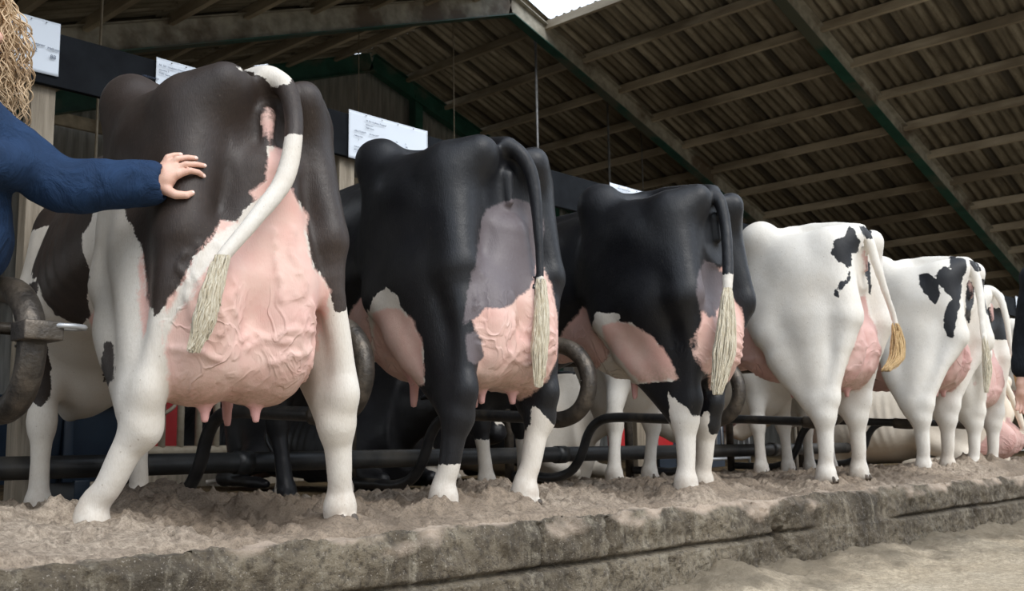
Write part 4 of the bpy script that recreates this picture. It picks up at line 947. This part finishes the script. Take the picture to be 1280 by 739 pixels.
# dark blue trough
root = empty('feed_trough', (1.80, 5.42, 0), label='dark blue plastic trough behind the front legs of the brown cow', cat='trough')
mb = MB()
def trough():
    bm = bmesh.new()
    def ring(w, d, z, n=40, p=5):
        r_ = []
        for i in range(n):
            a = 2*PI*i/n; c, s_ = math.cos(a), math.sin(a)
            r_.append(bm.verts.new((w/2*math.copysign(abs(c)**(2/p), c), d/2*math.copysign(abs(s_)**(2/p), s_), z)))
        return r_
    rr = [ring(1.72, .40, .12), ring(1.86, .50, .50), ring(1.94, .56, .51), ring(1.94, .56, .545), ring(1.84, .48, .545), ring(1.70, .38, .16)]
    for a, b2 in zip(rr, rr[1:]):
        for i in range(40): bm.faces.new((a[i], a[(i+1) % 40], b2[(i+1) % 40], b2[i]))
    bm.faces.new(rr[-1]); bm.faces.new(rr[0][::-1])
    me = bpy.data.meshes.new('tub'); bm.to_mesh(me); bm.free(); return me
o = link_mesh('tub', trough(), M['tub'], root); o.data.set_sharp_from_angle(angle=math.radians(35))
for x in (-.5, 0, .5):
    mb = MB(); mb.box((x, -.245, .3), (.05, .03, .36), bev=.006); mb.build('rib', M['tub'], root)
for x in (-.6, .6):
    mb = MB(); mb.box((x, 0, .06), (.08, .42, .14), bev=.006); mb.build('foot', M['tub'], root)
# gates beyond the stalls
def gate(x0, x1, y, z0, z1, n, mat, r_, label, panel=None, horiz=(0, 1)):
    root = empty('gate', ((x0+x1)/2, y, 0), label=label, cat='gate'); w = x1-x0
    mb = MB()
    for z in (z0, z1): mb.tube([(-w/2, 0, z), (w/2, 0, z)], r_*1.3, 10)
    for x in (-w/2, w/2): mb.tube([(x, 0, -.06), (x, 0, z1+.02)], r_*1.3, 10)
    mb.build('gate_frame', mat, root)
    for i in range(1, n): 
        mb = MB(); x = -w/2+w*i/n; mb.tube([(x, 0, z0), (x, 0, z1)], r_, 8); mb.build('bar', mat, root)
    if panel:
        mb = MB(); mb.box((0, .06, (z0+z1)/2+.02), (w*.96, .02, z1-z0), bev=.004); mb.build('panel', panel, root)
gate(4.02, 5.75, 9.2, .285, 1.46, 9, M['cream_bar'], .035, 'dusty cream barred gate seen under the big udder')
mb = MB(); mb.box((4.95, 9.5, .60), (.8, .05, 1.3), bev=.01); tag(mb.build('red_board', M['red'], smooth=False), 'red board behind the cream barred gate', 'board')
gate(9.3, 10.6, 7.2, .12, .70, 3, M['galv'], .018, 'low gate with a red panel behind the legs under the third cow', M['red'])
gate(10.75, 11.9, 7.0, .08, .80, 9, M['galv'], .014, 'white barred gate seen right of the third cow')
mb = MB(); mb.box((11.5, 7.6, .40), (1.5, .05, 1.0), bev=.01); tag(mb.build('dark_board', M['tub'], smooth=False), 'dark blue board behind the white barred gate', 'board')
mb = MB(); mb.box((7.2, 8.6, .04), (6.4, .12, .22), bev=.01); tag(mb.build('feed_kerb', M['wood'], smooth=False), 'dusty beam lying beyond the long black pipe', 'beam')
mb = MB(); mb.tube([(5.25, 8.3, -.05), (5.25, 8.3, 1.35)], .055, 12); tag(mb.build('gate_post', M['cream_bar']), 'tan post right of the cream barred gate', 'post')
for i, (z, x0, x1) in enumerate([(.55, .6, 3.2), (.95, .6, 3.2)]):
    mb = MB(); mb.tube([(x0, 5.9, z), (x1, 5.9, z)], .035, 10); tag(mb.build('head_rail', M['pipe_worn']), ['lower dark rail behind the woman', 'upper dark rail behind the woman'][i], 'rail')
mb = MB(); rs = random.Random(4)
mb.tube([(3.42, 5.10, .42), (3.40, 5.10, .33), (3.44, 5.08, .24), (3.50, 5.10, .14), (3.46, 5.08, .05), (3.36, 5.05, .02)], .010, 8, sub=6)
tag(mb.build('water_hose', M['black_pipe']), 'thin black hose hanging under the big udder', 'hose')
mb = MB(); mb.tube([(3.05, 5.95, .95), (3.02, 5.9, .78), (3.12, 5.85, .62), (3.25, 5.85, .55), (3.1, 5.85, .45)], .012, 8, sub=6)
tag(mb.build('rope', M['wood']), 'loose rope behind the brisket of the brown cow', 'rope')
# ------------------------------------------------------------------ people
def skin_mat():
    m, nt, b = nodes_mat('skin'); n = NT(nt); v = n.coord('Object')
    col = n.ramp(n.noise(v, 12, 4, .6), [(.35, (.62, .36, .27)), (.65, (.70, .44, .34))])
    n.l(n.mix(n.math('MULTIPLY', n.attr('red'), .6, clamp=True), col, (.62, .27, .22)), b.inputs['Base Color'])
    b.inputs['Roughness'].default_value = .5; b.inputs['Subsurface Weight'].default_value = .08; b.inputs['Subsurface Radius'].default_value = (.01, .004, .002)
    n.l(n.bump(n.noise(v, 300, 3, .6), .0008), b.inputs['Normal']); return m
def cloth_mat(name, c, rough=.85):
    m, nt, b = nodes_mat(name); n = NT(nt); v = n.coord('Object')
    f = n.noise(n.coord('Object', (1, 1, .6)), 9, 5, .6, 1.2)
    col = n.ramp(f, [(.3, tuple(x*.75 for x in c)), (.7, tuple(x*1.25 for x in c))]); n.l(col, b.inputs['Base Color'])
    b.inputs['Roughness'].default_value = rough; b.inputs['Specular IOR Level'].default_value = .25
    w = n.noise(v, 420, 2, .5); h = n.math('ADD', n.math('MULTIPLY', f, 1.0), n.math('MULTIPLY', w, .03))
    n.l(n.bump(h, .022), b.inputs['Normal']); return m
M['skin'] = skin_mat(); M['blue_cloth'] = cloth_mat('navy_blue_coverall', (.011, .030, .074)); M['black_cloth'] = cloth_mat('black_knit', (.006, .008, .011))
M['hair'] = simple_mat('curly_fair_hair', (.36, .235, .13), (.74, .56, .36), 14, .5, .001, lo=.3, hi=.7)
M['dark_hair'] = simple_mat('short_brown_hair', (.06, .035, .02), (.10, .06, .035), 30, .6, .003)
M['boot'] = simple_mat('green_rubber_boot', (.012, .022, .014), (.02, .035, .022), 6, .4, .001)
M['nail'] = simple_mat('nail', (.80, .58, .50), (.84, .62, .54), 30, .25, 0)
M['eye'] = simple_mat('eye', (.75, .74, .72), (.8, .79, .77), 30, .2, 0)

def hand_on(B, wrist, fingers, thumb, palm, rw=.026):
    """wrist, four fingers of four joints, thumb of four joints; palm is a list of (point, radius)"""
    for p, r_ in palm: B.ell(p, (r_, r_, r_*.95), k=.012, tag='hand')
    for f in fingers:
        B.cap(wrist, f[0], .019, .0125, k=.014, tag='hand')
        B.chain(f, [.0115, .0098, .0090, .0075][:len(f)], k=.004, tag='finger')
    B.chain(thumb, [.017, .0135, .0115, .0085][:len(thumb)], k=.008, tag='finger')

def person(name, label, pelvis, face, joints, clothes, floor=0.0, vox=.0048, boots=True, hair=None):
    """joints: dict of world points. face = heading angle of the chest"""
    J = {k: np.array(v, float) for k, v in joints.items()}
    fx, fy = math.cos(face), math.sin(face); F_ = np.array([fx, fy, 0]); Lf = np.array([-fy, fx, 0])     # forward, own left
    ctr = J['pelvis']; loc = (ctr[0], ctr[1], floor); o_ = np.array(loc)
    root = empty(name, loc, label=label, cat='person')
    for k in J: J[k] = J[k]-o_
    B = Body(); ch, nk, hd = J['chest'], J['neck'], J['head']
    Rm = np.array(Matrix.Rotation(face, 3, 'Z'), np.float32)
    # torso and legs
    B.ell(ch, (.105, .155, .20), Rm, k=.06); B.ell(J['pelvis'], (.105, .155, .12), Rm, k=.06); B.cap(ch, J['pelvis'], .10, .10, k=.06)
    for s in 'LR':
        B.cap(ch+np.array([0, 0, .14]), J['sh'+s], .06, .055, k=.05)
        B.chain([J['sh'+s], J['el'+s], J['wr'+s]], [.048, .036, .026], k=.03)
        B.chain([J['hip'+s], J['kn'+s], J['an'+s]], [.080, .052, .038], k=.04)
        B.cap(J['an'+s], J['an'+s]+F_*.12+np.array([0, 0, -.04]), .035, .028, k=.02)
    B.cap(nk-np.array([0, 0, .06]), hd-np.array([0, 0, .04]), .052, .050, k=.03)
    # head: skull, jaw, nose, brow, lips, ears
    B.ell(hd+np.array([0, 0, .025]), (.095, .075, .098), Rm, k=.02)
    B.ell(hd+F_*.035+np.array([0, 0, -.05]), (.062, .054, .062), Rm, k=.03)
    B.ell(hd+F_*.065+np.array([0, 0, -.095]), (.022, .028, .018), Rm, k=.02)
    B.cap(hd+F_*.094+np.array([0, 0, .0]), hd+F_*.108+np.array([0, 0, -.032]), .008, .013, k=.012)
    B.cap(hd+F_*.09+Lf*.03+np.array([0, 0, .022]), hd+F_*.09-Lf*.03+np.array([0, 0, .022]), .010, .010, k=.015)
    for e in (-1, 1):
        B.ell(hd+F_*.088+Lf*.032*e+np.array([0, 0, .002]), (.014, .016, .012), Rm, k=.012, op='-')
        B.ell(hd+Lf*.076*e+np.array([0, 0, -.008])-F_*.005, (.020, .010, .030), Rm, k=.008)
        B.ell(hd+F_*.078+Lf*.045*e+np.array([0, 0, -.035]), (.02, .02, .018), Rm, k=.02)
    for dz in (-.058, -.067): B.cap(hd+F_*.091+Lf*.018+np.array([0, 0, dz]), hd+F_*.091-Lf*.018+np.array([0, 0, dz]), .0065, .0065, k=.004, tag='lip')
    for hnd in clothes.get('hands', []):
        g = lambda p: tuple(np.array(p)-o_)
        hand_on(B, g(hnd['wrist']), [[g(p) for p in f] for f in hnd['fingers']], [g(p) for p in hnd['thumb']], [(g(p), r_) for p, r_ in hnd['palm']])
    me, V = B.mesh(vox, name+'_body'); V, N = get_vn(me)
    df = B.dist(V, 'lip'); set_attr(me, 'red', np.clip(1-df/.004, 0, 1))
    link_mesh('body', me, M['skin'], root)
    for e in (-1, 1):
        mb = bmesh.new(); bmesh.ops.create_uvsphere(mb, u_segments=16, v_segments=10, radius=.0125)
        em = bpy.data.meshes.new('eye'); mb.to_mesh(em); mb.free(); eo = link_mesh('eye', em, M['eye'], root); eo.location = tuple(hd+F_*.078+Lf*.032*e+np.array([0, 0, .002]))
    for hnd in clothes.get('hands', []):
        for f in hnd['fingers']+[hnd['thumb']]:
            a, b2 = np.array(f[-2])-o_, np.array(f[-1])-o_; d = (b2-a)/np.linalg.norm(b2-a); nn = np.array(hnd['back']); nn = nn-d*(nn@d); nn /= np.linalg.norm(nn)
            mb = bmesh.new(); bmesh.ops.create_uvsphere(mb, u_segments=12, v_segments=8, radius=1)
            sd = np.cross(nn, d)
            m4 = Matrix(((d[0]*.0062, sd[0]*.0048, nn[0]*.0018, 0), (d[1]*.0062, sd[1]*.0048, nn[1]*.0018, 0), (d[2]*.0062, sd[2]*.0048, nn[2]*.0018, 0), (0, 0, 0, 1)))
            bmesh.ops.transform(mb, matrix=m4, verts=mb.verts); em = bpy.data.meshes.new('nail'); mb.to_mesh(em); mb.free()
            no = link_mesh('fingernail', em, M['nail'], root); no.location = tuple(b2-d*.0015+nn*.0068)
    # clothes
    for nm, mat_, fn in clothes['parts']:
        G = Body(); fn(G, J, F_, Lf, Rm); gm, _ = G.mesh(.0085 if nm != 'boot' else .009, nm)
        Vg, Ng = get_vn(gm)
        fold = .018*fbm(Vg[:, 0]*9, Vg[:, 1]*9, Vg[:, 2]*13, oct=3, seed=5) + .010*(.5-np.abs(fbm(Vg[:, 0]*15+3, Vg[:, 1]*15, Vg[:, 2]*9, oct=2, seed=8))*2)*.6
        gm.vertices.foreach_set('co', (Vg+Ng*fold[:, None]).astype(np.float32).ravel()); gm.update(); link_mesh(nm, gm, mat_, root)
    return root, J, F_, Lf, o_

# the woman beside the first cow
d_ = np.array([-.464, -.848, -.257])          # from the flank back towards the camera side
def off(p, k): return tuple(np.array(p)+d_*k)
fing = [[off((1.516, 2.835, 1.112), .034), off((1.523, 2.829, 1.136), .040), off((1.535, 2.810, 1.141), .028), off((1.545, 2.792, 1.141), .014)],
        [off((1.525, 2.811, 1.110), .032), off((1.536, 2.798, 1.127), .034), off((1.560, 2.782, 1.133), .024), off((1.581, 2.767, 1.132), .013)],
        [off((1.533, 2.792, 1.096), .030), off((1.553, 2.777, 1.110), .032), off((1.582, 2.766, 1.113), .022), off((1.605, 2.760, 1.112), .012)],
        [off((1.534, 2.785, 1.077), .030), off((1.562, 2.766, 1.090), .032), off((1.585, 2.760, 1.088), .022), off((1.601, 2.756, 1.079), .012)]]
thumb = [off((1.505, 2.815, 1.035), .035), off((1.522, 2.776, 1.012), .026), off((1.545, 2.755, 1.010), .020), off((1.562, 2.750, 1.019), .012)]
W = np.array(off((1.490, 2.840, 1.055), .045))
palm = [(off((1.512, 2.818, 1.085), .036), .024), (off((1.513, 2.815, 1.060), .036), .026), (off((1.508, 2.822, 1.04), .036), .022)]
lh = dict(wrist=tuple(W), fingers=fing, thumb=thumb, palm=palm, back=(-.464, -.848, -.1))
# her other hand rests closed in front of her waist
rw = np.array([1.16, 2.99, 1.07])
rh = dict(wrist=tuple(rw), fingers=[[tuple(rw+np.array([.055+.004*i, .01, .025-.018*i])), tuple(rw+np.array([.085, .03, .022-.018*i])), tuple(rw+np.array([.08, .055, .018-.018*i])), tuple(rw+np.array([.055, .062, .016-.018*i]))] for i in range(4)],
          thumb=[tuple(rw+np.array([.02, .0, .025])), tuple(rw+np.array([.045, .015, .045])), tuple(rw+np.array([.06, .04, .045]))], palm=[(tuple(rw+np.array([.035, .008, 0])), .028)], back=(.3, -.95, 0))
jw = dict(pelvis=(1.03, 3.16, .88), chest=(1.02, 3.13, 1.12), neck=(1.01, 3.12, 1.34), head=(1.02, 3.10, 1.49), shL=(1.06, 3.10, 1.205), elL=(1.27, 2.975, 1.035), wrL=tuple(W), shR=(.85, 3.05, 1.26), elR=(.88, 2.92, 1.04), wrR=tuple(rw),
          hipL=(1.04, 3.17, .82), hipR=(.87, 3.13, .82), knL=(1.02, 3.15, .46), knR=(.86, 3.09, .46), anL=(1.01, 3.19, .09), anR=(.86, 3.15, .09))
def coverall(G, J, F_, Lf, Rm):
    G.ell(J['chest'], (.145, .175, .20), Rm, k=.06); G.ell(J['pelvis'], (.155, .185, .15), Rm, k=.08); G.cap(J['chest'], J['pelvis'], .145, .145, k=.06)
    G.cap(J['neck']-np.array([0, 0, .07]), J['neck']-np.array([0, 0, .03]), .075, .062, k=.03)
    for s in 'LR':
        G.cap(J['chest']+np.array([0, 0, .12]), J['sh'+s], .085, .082, k=.05)
        w = J['wr'+s]; e = J['el'+s]; u = (w-e)/np.linalg.norm(w-e)
        G.chain([J['sh'+s], (J['sh'+s]+e)/2, e, (e+w)/2, w-u*.03], [.085, .083, .082, .073, .064], k=.03, sub=3)
        G.cap(w-u*.035, w-u*.012, .064, .063, k=.006)
        G.cap(w-u*.02, w+u*.03, .044, .044, k=.006, op='-')
        G.chain([J['hip'+s], J['kn'+s], J['an'+s]+np.array([0, 0, .10])], [.115, .090, .085], k=.04)
    G.cap(J['neck'], J['head']-np.array([0, 0, .10]), .060, .066, k=.01, op='-')
def boots(G, J, F_, Lf, Rm):
    for s in 'LR':
        a = J['an'+s]; G.cap(a+np.array([0, 0, .24]), a, .066, .052, k=.02); G.cap(a+np.array([0, 0, -.03]), a+F_*.14+np.array([0, 0, -.045]), .048, .042, k=.03)
root, J, F_, Lf, o_ = person('person', 'woman in blue coveralls with curly fair hair, one hand laid on the brown cow', None, DR(-68), jw,
    dict(hands=[lh, rh], parts=[('coverall', M['blue_cloth'], coverall), ('boots', M['boot'], boots)]), vox=.0042)
# her hair: many loose corkscrew curls falling to the shoulders
def curls(n=1000):
    rs = random.Random(12); mb = MB(); hd = J['head']+np.array([0, 0, .03])
    for i in range(n):
        a = rs.uniform(0, 2*PI); up = rs.uniform(-.15, 1.0)
        d = np.array([math.cos(a)*math.sqrt(max(0, 1-up*up)), math.sin(a)*math.sqrt(max(0, 1-up*up)), up])
        if d@F_ > .55 and up < .75: continue
        p0 = hd+d*np.array([.085, .085, .10]); side = np.array([d[0], d[1], 0]); side /= max(np.linalg.norm(side), 1e-3)
        L = rs.uniform(.22, .42); out = rs.uniform(.02, .115); ph = rs.uniform(0, 6.3); tw = rs.uniform(14, 60); cr = rs.uniform(.005, .015); Q = []; q = []
        nn = 44
        for j in range(nn):
            t = j/(nn-1); s_ = L*t
            base = p0+d*out*min(1, t*3)*(1-.3*t)+side*.02*t+np.array([0, 0, -max(0, s_-.03)*(1.0)+.02*math.sin(min(1, t*3)*PI)*up])
            aa = ph+s_*tw*2.2; c = cr*min(1, t*4)
            Q.append(base+np.array([math.cos(aa)*c, math.sin(aa)*c, math.cos(aa*.5)*c*.3])); q.append(.0022*(1-.5*t)+.0003)
        mb.tube(Q, q, 5, cap=False)
    G = Body(); G.ell(hd+np.array([0, 0, .005])-F_*.015, (.10, .10, .105), k=.02); G.ell(hd-F_*.05+np.array([0, 0, -.10]), (.07, .07, .12), k=.04)
    gm, _ = G.mesh(.008, 'cap'); V, N = get_vn(gm); f = np.empty(len(gm.loops), np.int32); gm.loops.foreach_get('vertex_index', f)
    mb.add(V.tolist(), f.reshape(-1, 4).tolist())
    mb.build('curly_hair', M['hair'], root)
curls()

# the person in black at the right edge
_k = lambda x, y, z: (6.30-y, 1.62-x, z*1.06-.37)
jb = dict(pelvis=_k(0, 0, .98), chest=_k(0, 0, 1.28), neck=_k(0, 0, 1.52), head=_k(.01, .02, 1.67), shL=_k(-.18, .02, 1.44), elL=_k(-.27, .0, 1.13), wrL=_k(-.30, .05, .88), shR=_k(.20, -.02, 1.44), elR=_k(.26, -.02, 1.13), wrR=_k(.27, .06, .88),
          hipL=_k(-.09, 0, .92), hipR=_k(.09, 0, .92), knL=_k(-.10, .0, .50), knR=_k(.10, 0, .50), anL=_k(-.10, -.02, .09), anR=_k(.10, -.02, .09))
def hang(w, sgn):
    w = np.array(w); f = []
    for i in range(4):
        x = (i-1.5)*.019; L = (.080, .092, .087, .070)[i]
        k0 = w+np.array([0, x, -.085]); f.append([tuple(k0), tuple(k0+np.array([.004*sgn, 0, -L*.42])), tuple(k0+np.array([.020*sgn, 0, -L*.70])), tuple(k0+np.array([.036*sgn, 0, -L*.88]))])
    return dict(wrist=tuple(w), fingers=f, thumb=[tuple(w+np.array([0, -.022, -.03])), tuple(w+np.array([.01*sgn, -.045, -.065])), tuple(w+np.array([.018*sgn, -.05, -.095])), tuple(w+np.array([.024*sgn, -.048, -.115]))], palm=[(tuple(w+np.array([0, 0, -.055])), .026)], back=(-sgn, 0, 0))
def jumper(G, J, F_, Lf, Rm):
    G.ell(J['chest'], (.135, .19, .22), Rm, k=.06); G.cap(J['chest'], J['pelvis']+np.array([0, 0, .02]), .14, .14, k=.06)
    G.cap(J['neck']-np.array([0, 0, .07]), J['neck']-np.array([0, 0, .03]), .078, .064, k=.03)
    for s in 'LR':
        G.cap(J['chest']+np.array([0, 0, .14]), J['sh'+s], .085, .080, k=.05)
        m_ = J['el'+s]*.45+J['wr'+s]*.55
        G.chain([J['sh'+s], J['el'+s], m_], [.078, .064, .056], k=.03, sub=3); u = (m_-J['el'+s]); u /= np.linalg.norm(u)
        G.cap(m_, m_+u*.03, .062, .062, k=.008)
    G.cap(J['neck'], J['head']-np.array([0, 0, .10]), .060, .066, k=.01, op='-')
def trousers(G, J, F_, Lf, Rm):
    G.ell(J['pelvis'], (.135, .18, .14), Rm, k=.06)
    for s in 'LR': G.chain([J['hip'+s], J['kn'+s], J['an'+s]+np.array([0, 0, .05])], [.105, .082, .075], k=.04)
root2, J2, F2, L2, o2 = person('person', 'person in black standing in the alley at the right edge, one arm hanging', None, DR(180), jb,
    dict(hands=[hang(jb['wrL'], -1), hang(jb['wrR'], 1)], parts=[('jumper', M['black_cloth'], jumper), ('trousers', M['black_cloth'], trousers), ('boots', M['boot'], boots)]), floor=-.37, vox=.0055)
G = Body(); G.ell(J2['head']+np.array([0, 0, .05])-F2*.018, (.098, .088, .092), k=.02)
G.ell(J2['head']+F2*.075+np.array([0, 0, .0]), (.06, .07, .055), k=.02, op='-')
gm, _ = G.mesh(.006, 'short_hair'); link_mesh('short_hair', gm, M['dark_hair'], root2)
